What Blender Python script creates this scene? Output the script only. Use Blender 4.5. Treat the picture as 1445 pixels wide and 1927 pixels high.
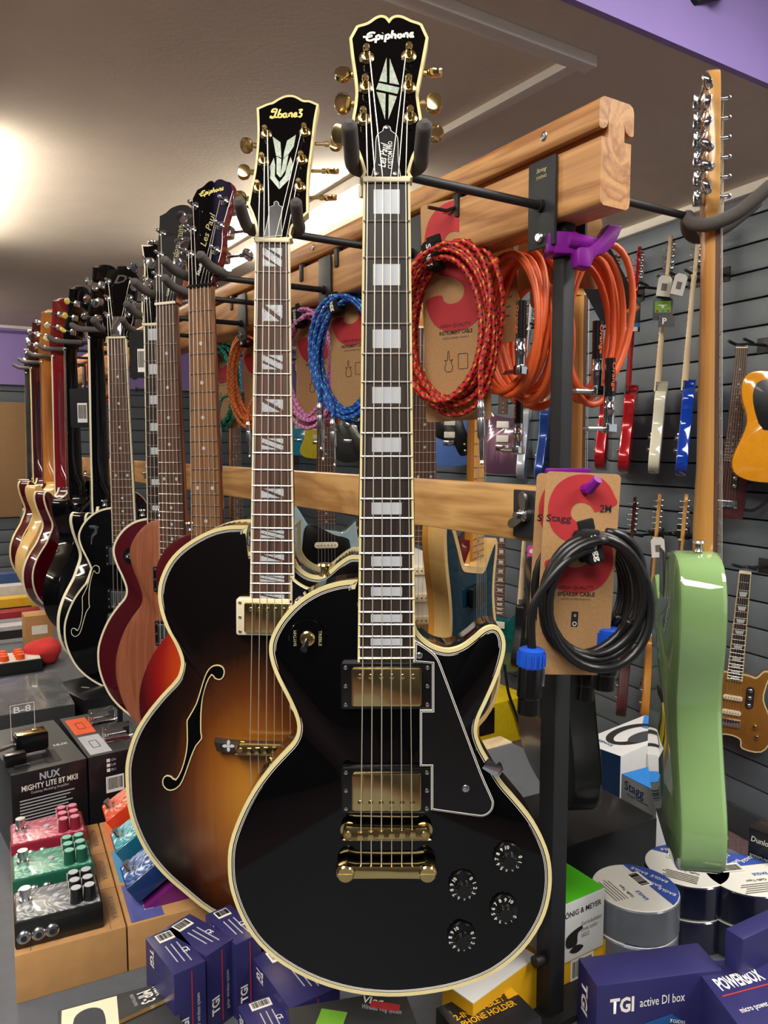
import bpy, bmesh, math, random
from mathutils import Vector as V, Matrix as MX
from math import sin, cos, pi, radians as R, sqrt, atan2
random.seed(7)
scn = bpy.context.scene
for o in list(bpy.data.objects): bpy.data.objects.remove(o)
COL = scn.collection
# ---------------------------------------------------------------- camera
F, CX, CY, HC, PITCH = 1448.0, 722.5, 963.5, 1.62, R(4.9)
cam = bpy.data.objects.new('camera', bpy.data.cameras.new('camera')); COL.objects.link(cam)
cam.data.sensor_fit = 'VERTICAL'; cam.data.sensor_height = 36; cam.data.lens = 36*F/1927
cam.data.clip_start = .02
cam.location = (0, 0, HC); cam.rotation_euler = (pi/2-PITCH, 0, 0)
scn.camera = cam
# ---------------------------------------------------------------- world, exposure
w = bpy.data.worlds.new('world'); scn.world = w; w.use_nodes = True
w.node_tree.nodes['Background'].inputs[0].default_value = (.93, .95, 1, 1)
w.node_tree.nodes['Background'].inputs[1].default_value = .5
vs = scn.view_settings
vs.view_transform = 'Standard'; vs.look = 'None'; vs.gamma = 1; vs.exposure = .25; vs.use_curve_mapping = False
def area_lamp(name, loc, sx, sy, power, rz=0, col=(1, .95, .88)):
    l = bpy.data.lights.new(name, 'AREA'); l.shape = 'RECTANGLE'; l.size = sx; l.size_y = sy
    l.energy = power; l.color = col
    o = bpy.data.objects.new(name, l); COL.objects.link(o); o.location = loc; o.rotation_euler = (0, 0, rz)
    return o
RA = R(32)                                    # the rack and the room run 32 degrees left of the view
RD = V((-sin(RA), cos(RA), 0)); RP = V((cos(RA), sin(RA), 0))     # along the rack, across it (to the right)
CEIL = 2.65
# added unseen area lamps under the front ceiling, fill light without fittings
area_lamp('fill_lamp_front', (-.5, -.9, 3.0), .8, 2.6, 95, RA)
area_lamp('fill_lamp_right', (1.75, .4, 3.0), .6, 2.4, 70, RA)
# ---------------------------------------------------------------- pixel helpers
O0 = V((0, 0, HC))
def ray(px, py):
    u = (CY-py)/F
    return V(((px-CX)/F, cos(PITCH)+u*sin(PITCH), -sin(PITCH)+u*cos(PITCH)))
def atY(px, py, Y): d = ray(px, py); return O0+d*(Y/d.y)
def atZ(px, py, z): d = ray(px, py); return O0+d*((z-HC)/d.z)
def onpl(px, py, o, n): d = ray(px, py); return O0+d*((o-O0).dot(n)/d.dot(n))
def tr(M, pts, y=0):
    """pixels -> (x, z) in the plane y of frame M"""
    n = M.to_3x3() @ V((0, 1, 0)); o = M @ V((0, y, 0)); I = M.inverted(); r = []
    for p in pts:
        q = I @ onpl(p[0], p[1], o, n); r.append((q.x, q.z))
    return r
# ---------------------------------------------------------------- materials
def lin(h):
    h = h.lstrip('#'); c = [int(h[i:i+2], 16)/255 for i in (0, 2, 4)]
    return tuple(x/12.92 if x <= .04045 else ((x+.055)/1.055)**2.4 for x in c)+(1,)
MATS = {}
class NT:
    def __init__(s, name):
        s.m = bpy.data.materials.new(name); s.m.use_nodes = True; s.t = s.m.node_tree; s.b = s.t.nodes['Principled BSDF']
    def n(s, typ, **k):
        x = s.t.nodes.new(typ)
        for a, v in k.items():
            if a.startswith('i_'): x.inputs[int(a[2:]) if a[2:].isdigit() else a[2:].replace('_', ' ')].default_value = v
            else: setattr(x, a, v)
        return x
    def l(s, a, b): s.t.links.new(a, b)
    def ramp(s, fac, stops, interp='LINEAR'):
        r = s.n('ShaderNodeValToRGB'); r.color_ramp.interpolation = interp; e = r.color_ramp.elements
        while len(e) < len(stops): e.new(.5)
        for x, (p, c) in zip(e, stops): x.position = p; x.color = lin(c) if isinstance(c, str) else c
        s.l(fac, r.inputs[0]); return r
    def mapping(s, coord='Object', scale=(1, 1, 1), rot=(0, 0, 0), loc=(0, 0, 0)):
        c = s.n('ShaderNodeTexCoord'); mp = s.n('ShaderNodeMapping')
        mp.inputs['Scale'].default_value = scale; mp.inputs['Rotation'].default_value = rot; mp.inputs['Location'].default_value = loc
        s.l(c.outputs[coord], mp.inputs[0]); return mp.outputs[0]
    def base(s, rough=.5, metal=0, coat=0, spec=.5):
        b = s.b.inputs; b['Roughness'].default_value = rough; b['Metallic'].default_value = metal
        b['Coat Weight'].default_value = coat; b['Coat Roughness'].default_value = .03; b['Specular IOR Level'].default_value = spec
    def bump(s, fac, strength=.2, dist=.001):
        b = s.n('ShaderNodeBump'); b.inputs['Strength'].default_value = strength; b.inputs['Distance'].default_value = dist
        s.l(fac, b.inputs['Height']); s.l(b.outputs[0], s.b.inputs['Normal'])
def mat(name, col, rough=.5, metal=0, coat=0, spec=.5, var=.08, nscale=40, bump=0, bscale=400, bdist=.0005, alpha=1, trans=0, emit=0):
    if name in MATS: return MATS[name]
    t = NT(name); t.base(rough, metal, coat, spec); c = lin(col)
    vec = t.mapping()
    nz = t.n('ShaderNodeTexNoise'); nz.inputs['Scale'].default_value = nscale; nz.inputs['Detail'].default_value = 3; t.l(vec, nz.inputs[0])
    d = tuple(max(0, x*(1-var)) for x in c[:3])+(1,); u = tuple(min(1, x*(1+var)) for x in c[:3])+(1,)
    r = t.ramp(nz.outputs[0], [(.3, d), (.7, u)]); t.l(r.outputs[0], t.b.inputs['Base Color'])
    if bump:
        n2 = t.n('ShaderNodeTexNoise'); n2.inputs['Scale'].default_value = bscale; t.l(vec, n2.inputs[0]); t.bump(n2.outputs[0], bump, bdist)
    if alpha < 1: t.b.inputs['Alpha'].default_value = alpha
    if trans: t.b.inputs['Transmission Weight'].default_value = trans
    if emit:
        t.b.inputs['Emission Color'].default_value = c; t.b.inputs['Emission Strength'].default_value = emit
    MATS[name] = t.m; return t.m
def wood(name, light, dark, axis=2, scale=1, rough=.4, coat=0, rings=14, dist=2.5):
    """long grain running along one object axis"""
    if name in MATS: return MATS[name]
    t = NT(name); t.base(rough, 0, coat)
    s = [rings*scale]*3; s[axis] = 1.1*scale
    v = t.mapping(scale=tuple(s))
    nz = t.n('ShaderNodeTexNoise'); nz.inputs['Scale'].default_value = 1.3; nz.inputs['Detail'].default_value = 4; nz.inputs['Distortion'].default_value = .8; t.l(v, nz.inputs[0])
    ml = t.n('ShaderNodeMath', operation='MULTIPLY'); ml.inputs[1].default_value = dist*6; t.l(nz.outputs[0], ml.inputs[0])
    fr = t.n('ShaderNodeMath', operation='PINGPONG'); fr.inputs[1].default_value = 1; t.l(ml.outputs[0], fr.inputs[0])
    s2 = [220*scale]*3; s2[axis] = 6*scale
    v2 = t.mapping(scale=tuple(s2)); n2 = t.n('ShaderNodeTexNoise'); n2.inputs['Scale'].default_value = 1; n2.inputs['Detail'].default_value = 3; t.l(v2, n2.inputs[0])
    mx = t.n('ShaderNodeMix', data_type='FLOAT'); mx.inputs[0].default_value = .45; t.l(fr.outputs[0], mx.inputs[2]); t.l(n2.outputs[0], mx.inputs[3])
    r = t.ramp(mx.outputs[0], [(.15, dark), (.75, light)]); t.l(r.outputs[0], t.b.inputs['Base Color'])
    t.bump(n2.outputs[0], .12, .0004)
    MATS[name] = t.m; return t.m
def burst(name, stops, c, r, rough=.12, coat=.8, noise=.1):
    """sunburst finish: rings of lacquer colour around point c (x, z) with radii r"""
    if name in MATS: return MATS[name]
    t = NT(name); t.base(rough, 0, coat)
    v = t.mapping(scale=(1/r[0], 0, 1/r[1]), loc=(-c[0]/r[0], 0, -c[1]/r[1]))
    ln = t.n('ShaderNodeVectorMath', operation='LENGTH'); t.l(v, ln.inputs[0])
    v2 = t.mapping(scale=(60, 60, 3)); nz = t.n('ShaderNodeTexNoise'); nz.inputs['Scale'].default_value = 1.5; nz.inputs['Detail'].default_value = 4; t.l(v2, nz.inputs[0])
    ma = t.n('ShaderNodeMath', operation='MULTIPLY_ADD'); ma.inputs[1].default_value = noise; t.l(nz.outputs[0], ma.inputs[0]); t.l(ln.outputs[1], ma.inputs[2])
    rr = t.ramp(ma.outputs[0], stops); t.l(rr.outputs[0], t.b.inputs['Base Color'])
    MATS[name] = t.m; return t.m
def pearl(name, a='#d8dce0', b='#8f949c', hue=False):
    if name in MATS: return MATS[name]
    t = NT(name); t.base(.25, .15, .5)
    v = t.mapping(); nz = t.n('ShaderNodeTexNoise'); nz.inputs['Scale'].default_value = 120; nz.inputs['Distortion'].default_value = 2.5; t.l(v, nz.inputs[0])
    st = [(.3, b), (.5, a), (.7, '#b9bfc6')] if not hue else [(.3, '#b79ad0'), (.42, '#a9c7a4'), (.52, '#d9d2c0'), (.62, '#8fc7b4'), (.72, '#d89a9a')]
    r = t.ramp(nz.outputs[0], st); t.l(r.outputs[0], t.b.inputs['Base Color'])
    MATS[name] = t.m; return t.m
def braid(name, base, dark, light, nu=60):
    """woven cable jacket; flecks from the tube's own UV"""
    if name in MATS: return MATS[name]
    t = NT(name); t.base(.55)
    c = t.n('ShaderNodeTexCoord'); sp = t.n('ShaderNodeSeparateXYZ'); t.l(c.outputs['UV'], sp.inputs[0])
    def cell(mu, mv, off):
        a = t.n('ShaderNodeMath', operation='MULTIPLY_ADD'); a.inputs[1].default_value = mu; a.inputs[2].default_value = off; t.l(sp.outputs[0], a.inputs[0])
        b = t.n('ShaderNodeMath', operation='MULTIPLY_ADD'); b.inputs[1].default_value = mv; t.l(sp.outputs[1], b.inputs[0]); t.l(a.outputs[0], b.inputs[2])
        f = t.n('ShaderNodeMath', operation='FRACT'); t.l(b.outputs[0], f.inputs[0]); return f.outputs[0]
    x = cell(nu, 2, 0); y = cell(nu*1.0, -2, .3); z = cell(nu*.5, 1, .55); q = cell(nu*.5, -3, .2)
    def lt(a, th):
        k = t.n('ShaderNodeMath', operation='LESS_THAN'); k.inputs[1].default_value = th; t.l(a, k.inputs[0]); return k.outputs[0]
    def mul(a, b):
        k = t.n('ShaderNodeMath', operation='MULTIPLY'); t.l(a, k.inputs[0]); t.l(b, k.inputs[1]); return k.outputs[0]
    m1 = t.n('ShaderNodeMix', data_type='RGBA'); m1.inputs[6].default_value = lin(base); m1.inputs[7].default_value = lin(dark); t.l(mul(lt(x, .42), lt(y, .45)), m1.inputs[0])
    m2 = t.n('ShaderNodeMix', data_type='RGBA'); t.l(m1.outputs[2], m2.inputs[6]); m2.inputs[7].default_value = lin(light); t.l(mul(lt(z, .3), lt(q, .35)), m2.inputs[0])
    t.l(m2.outputs[2], t.b.inputs['Base Color']); t.bump(x, .25, .0005)
    MATS[name] = t.m; return t.m
# ---------------------------------------------------------------- mesh helpers
class MB:
    def __init__(s): s.v = []; s.f = []; s.uv = {}
    def add(s, vs, fs, M=None):
        k = len(s.v); s.v += [tuple(M @ V(p)) if M is not None else tuple(p) for p in vs]
        s.f += [tuple(i+k for i in f) for f in fs]; return s
    def box(s, c, d, M=None, bev=0):
        x, y, z = (q/2 for q in d); cx, cy, cz = c
        if not bev:
            vs = [(cx+a*x, cy+b*y, cz+e*z) for e in (-1, 1) for b in (-1, 1) for a in (-1, 1)]
            return s.add(vs, [(0, 2, 3, 1), (4, 5, 7, 6), (0, 1, 5, 4), (2, 6, 7, 3), (0, 4, 6, 2), (1, 3, 7, 5)], M)
        bm = bmesh.new(); bmesh.ops.create_cube(bm, size=1)
        for v in bm.verts: v.co = V((cx+v.co.x*2*x, cy+v.co.y*2*y, cz+v.co.z*2*z))
        bmesh.ops.bevel(bm, geom=bm.edges[:], offset=bev, segments=2, affect='EDGES', profile=.6)
        bm.verts.index_update(); s.add([v.co for v in bm.verts], [[v.index for v in f.verts] for f in bm.faces], M); bm.free(); return s
    def prism(s, pts, y0, y1, M=None, bev=0, bevback=0):
        """outline in x,z extruded along y from y0 (front) to y1"""
        n = len(pts); a = 1 if area(pts) > 0 else -1
        rings = []
        if bev: rings += [(offset(pts, -bev*a), y0), (offset(pts, -bev*.3*a), y0+bev*.3)]
        rings.append((pts, y0+bev)); rings.append((pts, y1-bevback))
        if bevback: rings += [(offset(pts, -bevback*.3*a), y1-bevback*.3), (offset(pts, -bevback*a), y1)]
        return s.rings([[(p[0], y, p[1]) for p in q] for q, y in rings], M, a)
    def rings(s, rs, M=None, a=1, cap0=True, cap1=True):
        n = len(rs[0]); vs = [p for r in rs for p in r]; fs = []
        for i in range(len(rs)-1):
            for j in range(n):
                k = (j+1) % n; q = (i*n+j, i*n+k, (i+1)*n+k, (i+1)*n+j); fs.append(q if a < 0 else q[::-1])
        if cap0: fs.append(tuple(range(n)) if a > 0 else tuple(range(n))[::-1])
        if cap1:
            q = tuple((len(rs)-1)*n+i for i in range(n)); fs.append(q[::-1] if a > 0 else q)
        return s.add(vs, fs, M)
    def lathe(s, prof, seg=16, M=None):
        """profile (r, h) turned about the y axis; h along -y (towards the front)"""
        rs = [[(r*cos(2*pi*i/seg), -h, r*sin(2*pi*i/seg)) for i in range(seg)] for r, h in prof]
        return s.rings(rs, M, -1)
    def cyl(s, a, b, r, seg=12, r2=None):
        a, b = V(a), V(b); d = (b-a); q = d.to_track_quat('Z', 'Y').to_matrix()
        r2 = r if r2 is None else r2
        rs = [[a+q @ V((r*cos(t), r*sin(t), 0)) for t in [2*pi*i/seg for i in range(seg)]], [b+q @ V((r2*cos(t), r2*sin(t), 0)) for t in [2*pi*i/seg for i in range(seg)]]]
        return s.rings(rs, None, -1)
    def tube(s, pts, r, seg=8, closed=False, caps=True):
        P = [V(p) for p in pts]; n = len(P); k0 = len(s.v); up = None; L = 0; rr = r if isinstance(r, (list, tuple)) else [r]*n
        for i, p in enumerate(P):
            a = P[i-1] if (i or closed) else p; b = P[(i+1) % n] if (i < n-1 or closed) else p
            t = (b-a).normalized() if (b-a).length > 1e-9 else V((0, 0, 1))
            if up is None: up = t.orthogonal().normalized()
            up = (up-t*up.dot(t)).normalized(); w = t.cross(up)
            if i: L += (p-P[i-1]).length
            for j in range(seg):
                an = 2*pi*j/seg; s.v.append(tuple(p+(up*cos(an)+w*sin(an))*rr[i])); s.uv[len(s.v)-1] = (L, j/seg)
        m = n if closed else n-1
        for i in range(m):
            for j in range(seg):
                k = (j+1) % seg; i2 = (i+1) % n
                s.f.append((k0+i*seg+j, k0+i*seg+k, k0+i2*seg+k, k0+i2*seg+j))
        if caps and not closed:
            s.f.append(tuple(k0+j for j in range(seg))[::-1]); s.f.append(tuple(k0+(n-1)*seg+j for j in range(seg)))
        return s
    def mesh(s, name, m, smooth=True, ang=35):
        me = bpy.data.meshes.new(name); me.from_pydata(s.v, [], s.f)
        if s.uv:
            u = me.uv_layers.new(name='UVMap'); lv = [0]*len(me.loops); me.loops.foreach_get('vertex_index', lv)
            fl = []
            for i in lv: fl += list(s.uv.get(i, (0, 0)))
            for p in me.polygons:               # close the seam
                li = list(p.loop_indices); vv = [fl[2*i+1] for i in li]
                if max(vv)-min(vv) > .5:
                    for i in li:
                        if fl[2*i+1] < .5: fl[2*i+1] += 1
            u.data.foreach_set('uv', fl)
        else:
            bm = bmesh.new(); bm.from_mesh(me); bmesh.ops.recalc_face_normals(bm, faces=bm.faces); bm.to_mesh(me); bm.free()
        me.materials.append(m)
        if smooth:
            me.shade_smooth(); me.set_sharp_from_angle(angle=R(ang))
        return me
    def build(s, name, m, parent=None, M=None, smooth=True, ang=35):
        return link(name, s.mesh(name, m, smooth, ang), parent, M)
def link(name, me, parent=None, M=None):
    o = bpy.data.objects.new(name, me); COL.objects.link(o)
    if parent is not None: o.parent = parent
    if M is not None: o.matrix_basis = M
    return o
def area(p): return sum(p[i-1][0]*p[i][1]-p[i][0]*p[i-1][1] for i in range(len(p)))/2
def offset(pts, d):
    """move a closed outline outwards by d (for a counter-clockwise one)"""
    n = len(pts); r = []
    for i in range(n):
        a, b, c = V(pts[i-1]), V(pts[i]), V(pts[(i+1) % n])
        e, f = (b-a), (c-b)
        e = e.normalized() if e.length > 1e-9 else f.normalized(); f = f.normalized() if f.length > 1e-9 else e
        m = V((e.y+f.y, -e.x-f.x)); m = m.normalized() if m.length > 1e-6 else V((e.y, -e.x))
        k = max(.5, m.dot(V((e.y, -e.x)))); q = b+m*(d/k); r.append((q.x, q.y))
    return r
def smooth(pts, n=5, closed=True):
    """Catmull-Rom through the points; a doubled point keeps a corner"""
    r = []; N = len(pts); P = [V(p) for p in pts]
    for i in range(N if closed else N-1):
        p0 = P[i-1] if (closed or i) else P[0]; p1 = P[i]; p2 = P[(i+1) % N]; p3 = P[(i+2) % N] if (closed or i+2 < N) else p2
        if (p2-p1).length < 1e-7: continue
        m1 = (p2-p0)*.5; m2 = (p3-p1)*.5
        if (p1-p0).length < 1e-7: m1 = V([0]*len(p1))
        if (p3-p2).length < 1e-7: m2 = V([0]*len(p1))
        for k in range(n):
            t = k/n; r.append(tuple((2*t**3-3*t*t+1)*p1+(t**3-2*t*t+t)*m1+(-2*t**3+3*t*t)*p2+(t**3-t*t)*m2))
    if not closed: r.append(tuple(P[-1]))
    return r
def thing(name, label, cat, loc=(0, 0, 0), rz=0, group=None, M=None):
    o = bpy.data.objects.new(name, None); COL.objects.link(o); o.empty_display_size = .05
    if M is not None: o.matrix_world = M
    else: o.location = loc; o.rotation_euler = (0, 0, rz)
    return tag(o, label, cat, group)
def tag(o, label, cat, group=None):
    o['label'] = label; o['category'] = cat
    if group: o['group'] = group
    return o
def struct(o): o['kind'] = 'structure'; return o
TXT = {}
def textmesh(s, bold=0, shear=0, space=1):
    k = (s, bold, shear, space)
    if k in TXT: return TXT[k]
    c = bpy.data.curves.new('t', 'FONT'); c.body = s; c.size = 1; c.resolution_u = 2; c.offset = bold; c.shear = shear; c.space_character = space
    c.align_x = 'CENTER'; c.align_y = 'CENTER'
    o = bpy.data.objects.new('t', c); COL.objects.link(o); bpy.context.view_layer.update()
    me = bpy.data.meshes.new_from_object(o.evaluated_get(bpy.context.evaluated_depsgraph_get()))
    bpy.data.objects.remove(o); me.materials.clear(); TXT[k] = me; return me
def text(s, w, h, M, m, parent, bold=.012, shear=0, name='lettering', space=1):
    """flat print, fitted into w x h (h 0 keeps the proportions), in the x-z plane of M facing -y"""
    src = textmesh(s, bold, shear, space); me = src.copy(); me.materials.append(m)
    xs = [v.co.x for v in me.vertices]; ys = [v.co.y for v in me.vertices]
    if not xs: return None
    cx, cy = (max(xs)+min(xs))/2, (max(ys)+min(ys))/2; sx = w/(max(xs)-min(xs)); sy = h/(max(ys)-min(ys)) if h else sx
    for v in me.vertices: v.co = V(((v.co.x-cx)*sx, 0, (v.co.y-cy)*sy))
    return link(name, me, parent, M)
def T(x=0, y=0, z=0): return MX.Translation((x, y, z))
def RX(a): return MX.Rotation(R(a), 4, 'X')
def RY(a): return MX.Rotation(R(a), 4, 'Y')
def RZ(a): return MX.Rotation(R(a), 4, 'Z')
# ================================================================ the room
m_ceil = mat('ceiling_paint', '#e2d5c4', .75, var=.03, nscale=6, bump=.25, bscale=60, bdist=.003)
m_purple = mat('purple_paint', '#a58fd6', .6, var=.04, nscale=5, bump=.15, bscale=40, bdist=.002)
m_white = mat('white_trim_paint', '#efe9dd', .5, var=.02)
m_slat = mat('grey_slat_board', '#646e77', .5, var=.06, nscale=3)
m_slatgap = mat('slat_groove_dark', '#1b1d20', .7)
m_carpet = mat('carpet_mauve', '#6b5658', .95, var=.35, nscale=90, bump=.6, bscale=500, bdist=.003)
m_dark = mat('dark_grey_paint', '#3a3d42', .6)
q0 = atZ(1060, 0, CEIL); q1 = atZ(1445, 165, CEIL); bd = (q1-q0).normalized(); bn = V((-bd.y, bd.x, 0))
def slab(name, pts, z0, z1, m):
    b = MB(); n = len(pts)
    b.rings([[(p[0], p[1], z0) for p in pts], [(p[0], p[1], z1) for p in pts]])
    return struct(b.build(name, m, smooth=False))
a0 = q0-bd*5; a1 = q0+bd*5
slab('ceiling', [a0, a1, a1+bn*9, a0+bn*9], CEIL, CEIL+.04, m_ceil)
slab('wall_bulkhead', [a0-bn*.02, a1-bn*.02, a1, a0], CEIL-.004, 3.2, m_purple)
slab('ceiling_front', [a0-bn*5, a1-bn*5, a1-bn*.02, a0-bn*.02], 3.2, 3.24, m_ceil)
slab('floor', [(-7, -4), (6, -4), (6, 11), (-7, 11)], -.05, 0, m_carpet)
# slatted wall on the right
WA = R(25); WD = V((-sin(WA), cos(WA), 0)); WN = V((-cos(WA), -sin(WA), 0)); WP = V((1.19, 3.75, 0))
MW = MX(((WD.x, -WN.x, 0, WP.x), (WD.y, -WN.y, 0, WP.y), (0, 0, 1, 0), (0, 0, 0, 1)))   # x along the wall, y into it
b = MB(); b.box((1, .035, CEIL/2), (8.4, .03, CEIL)); wr = struct(b.build('wall_right', m_slatgap, None, MW, False))
b = MB(); b.box((0, .006, 0), (8.4, .026, .103), bev=.004); sm = b.mesh('slat', m_slat)
for i in range(23): link('slat', sm, wr, T(1, 0, .17+.11*i))
b = MB(); b.box((1, -.012, .06), (8.4, .02, .12), bev=.003); struct(b.build('baseboard_right', m_dark, None, MW))
b = MB(); b.box((1, -.02, CEIL-.02), (8.4, .05, .04), bev=.006); struct(b.build('trim_1', m_white, None, MW))
# far wall with its purple band
c0 = atZ(0, 614, CEIL)
MBK = MX(((RP.x, RD.x, 0, c0.x), (RP.y, RD.y, 0, c0.y), (0, 0, 1, 0), (0, 0, 0, 1)))
b = MB(); b.box((1.5, .05, CEIL/2), (9, .1, CEIL)); struct(b.build('wall_back', m_dark, None, MBK, False))
b = MB(); b.box((1.5, -.03, CEIL-.25), (9, .06, .5)); b.box((1.5, -.045, CEIL-.05), (9, .03, .03)); struct(b.build('trim_2', m_purple, None, MBK, False))
b = MB(); b.box((1.5, -.05, CEIL-.012), (9, .1, .024)); struct(b.build('trim_3', m_white, None, MBK, False))
for i in range(19): link('slat', sm, bpy.data.objects['wall_back'], T(1.5, -.012, .17+.11*i))
m_cork = mat('pin_board', '#a8855e', .9, var=.12, nscale=150)
b = MB(); b.box((0, -.05, 1.5), (.62, .03, 1.0), bev=.004)
o = tag(b.build('notice_board', m_cork, None, MBK), 'tan notice board on the far wall under the purple band', 'board')
# left wall closes the shop
b = MB(); b.box((-2.6, -3.4, CEIL/2), (.1, 7, CEIL)); struct(b.build('wall_left', m_dark, None, MBK, False))
# cable trunking and strip lights on the ceiling
jn = atZ(1092, 103, CEIL)
def along(a, b_, w, h, z1, m, name, drop=0):
    d = (b_-a); L = d.length; an = atan2(d.y, d.x); c = (a+b_)/2
    k = MB(); k.box((0, 0, 0), (L, w, h), bev=.003)
    return struct(k.build(name, m, None, T(c.x, c.y, z1-h/2) @ RZ(math.degrees(an))))
along(jn-bd*2.4, jn+bd*.04, .045, .03, CEIL, m_white, 'trim_4')
js = atZ(690, 325, CEIL)
along(jn, js, .04, .025, CEIL, m_white, 'trim_5')
m_tube = mat('fluorescent_tube', '#fff6e6', .4, emit=95, var=0)
def strip_light(label, a, L):
    t = thing('strip_light', label, 'ceiling light', a, 0, 'fluorescent strip lights')
    t.rotation_euler = (0, 0, atan2(RD.y, RD.x))
    MB().box((L/2, 0, -.02), (L, .06, .04), bev=.006).build('housing', m_white, t)
    for x in (.02, L-.02): MB().box((x, 0, -.06), (.03, .04, .05), bev=.004).build('lamp_holder', m_white, t)
    MB().cyl((.035, 0, -.07), (L-.035, 0, -.07), .013, 16).build('tube', m_tube, t)
strip_light('lit fluorescent strip on the ceiling behind the black guitar neck', V((js.x, js.y, CEIL-.003)), 1.5)
ls = atZ(-110, 330, CEIL)
strip_light('lit fluorescent strip just beyond the left edge of the ceiling', V((ls.x, ls.y, CEIL-.03))-RD*.6, 1.5)
strip_light('added fluorescent strip out of view over the far left, lightening the ceiling', V((-3.25, 4.7, CEIL-.03)), 1.5)  # added out of view to lighten the far ceiling
strip_light('added fluorescent strip out of view over the near left, lightening the ceiling', V((-2.2, .9, CEIL-.03)), 1.5)  # unseen extra strip, added to even out the ceiling brightness
# the shop behind the photographer
b = MB(); b.box((0, -3.4, 1.6), (9, .1, 3.2)); struct(b.build('wall_front', m_dark, None, None, False))
# ================================================================ the rack
BC = V((.218, .869, 0))                       # a point of the beam's centre line
ZB = 1.869                                    # underside of the beam
MR = MX(((RP.x, RD.x, 0, BC.x), (RP.y, RD.y, 0, BC.y), (0, 0, 1, 0), (0, 0, 0, 1)))   # x across (right), y along (away)
m_oak = wood('oak_beam', '#d09a60', '#9a6334', axis=1, scale=1, rough=.45, coat=0, rings=16, dist=1.6)
m_maplebar = wood('pale_crossbar', '#d8a869', '#a9763f', axis=1, scale=1, rough=.4, coat=.1, rings=11, dist=2.2)
m_black = mat('black_powder_coat', '#1a1b1d', .55, var=.15, nscale=300, bump=.25, bscale=900)
m_plate = mat('hanger_plate_black', '#26282b', .5, var=.1, bump=.15, bscale=900)
m_foam = mat('grey_foam', '#524e4a', .85, var=.06, nscale=200)
m_steel = mat('bright_steel', '#c9c9c9', .25, 1)
m_chrome = mat('chrome', '#dadde0', .08, 1, var=.02)
m_gold = mat('gold_plate', '#d6bd80', .17, 1, var=.06)
m_print = mat('purple_plastic', '#7a1288', .35, var=.05)
rack = thing('guitar_rack', 'long freestanding guitar rack with oak beam on black posts', 'rack', (BC.x, BC.y, .92), 0)
rack.matrix_world = MR @ T(0, 0, .92)
RI = T(0, 0, -.92)
e = .001
prof = [(-22.5, 7), (-21, 2.5), (-17, 0), (17, 0), (21, 2.5), (22.5, 7), (22.5, 68), (12, 68), (12, 86), (14.5, 79), (19, 76), (24, 76), (26, 78), (26, 100), (24, 105.5), (19, 108), (-19, 108), (-24, 105.5), (-26, 100), (-26, 78), (-24, 76), (-19, 76), (-14.5, 79), (-12, 86), (-12, 68), (-22.5, 68)]
Y0, Y1 = -.045, 3.25
MB().rings([[(p*e, y, ZB+z*e) for p, z in prof] for y in (Y0, Y1)]).build('beam', m_oak, rack, RI, ang=50)
k = MB().lathe([(.0052, 0), (.0052, .0012), (.004, .002)], 16); k.box((0, -.0021, 0), (.0012, .0006, .005)); k.box((0, -.0021, 0), (.005, .0006, .0012)); scm = k.mesh('screw', m_steel)
for y in (.035, .6, 1.2, 1.8, 2.4): link('screw', scm, rack, RI @ T(-.0256, y, ZB+.093) @ RZ(-90))
def post(y, z0=.92):
    MB().box((0, y, (1.36+ZB)/2), (.0185, .0185, ZB-1.36), bev=.003).build('post', m_black, rack, RI)
    s = MB().box((0, y, (1.36+z0)/2), (.025, .025, 1.36-z0), bev=.003).build('post_sleeve', m_black, rack, RI)
    MB().cyl((-.012, y, 1.0), (-.026, y, 1.0), .007, 12).build('clamp_knob', m_black, s)
    MB().box((0, y, .925), (.3, .05, .01), bev=.003).build('foot_plate', m_black, rack, RI)
for y in (.027, 1.65, 3.1): post(y)
MB().box((-.02, .012+1.43, 1.541), (.02, 2.86, .066), bev=.005).build('crossbar', m_maplebar, rack, RI)
for y in (.038, 1.65):
    pl = MB().box((-.0325, y+.005, 1.541), (.004, .05, .056), bev=.0018).build('clamp_plate', m_plate, rack, RI)
    wm = MB().lathe([(.006, 0), (.006, .006), (.003, .008), (.003, .014)], 14)
    for s in (-1, 1): wm.prism(smooth([(.003*s, -.003), (.016*s, .004), (.017*s, .010), (.012*s, .011), (.004*s, .004)], 3), -.007, -.004)
    wm.build('wing_nut', m_steel, pl, T(-.0348, y+.005, 1.541) @ RZ(-90) @ RY(-62) @ MX.Scale(1.35, 4))
# ---- hangers: plate on the beam, arm, padded yoke
def yoke_mesh(half=.031, rad=.0072, fwd=.046, dip=.001, rise=.014):
    pts = []
    for s in (-1, 1):
        side = smooth([(0, .030, 0), (s*.016, .028, -dip*.6), (s*half, .012, -dip), (s*(half+.001), -.022, .003-dip*.6), (s*(half+.002), -fwd, rise)], 6, False)
        pts = [p for p in side[::-1]] if s < 0 else pts+side[1:]
    n = len(pts); rr = [rad]*n; rr[0] = rr[-1] = rad*.45
    pts = [tuple(V(pts[0])+(V(pts[0])-V(pts[1])).normalized()*rad*.5)]+pts+[tuple(V(pts[-1])+(V(pts[-1])-V(pts[-2])).normalized()*rad*.5)]
    rr = [rad*.45, rad*.9]+[rad]*(n-2)+[rad*.9, rad*.45]
    return MB().tube(pts, rr, 14)
b = yoke_mesh(); b.uv = {}; YOKE = b.mesh('yoke', m_foam)
b = yoke_mesh(.031, .0085, .062, .02, .022); b.uv = {}; YOKE2 = b.mesh('yoke', m_foam)
b = MB(); b.box((0, 0, 0), (.004, .043, .096), bev=.0015); PLATE = b.mesh('plate', m_plate)
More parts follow.
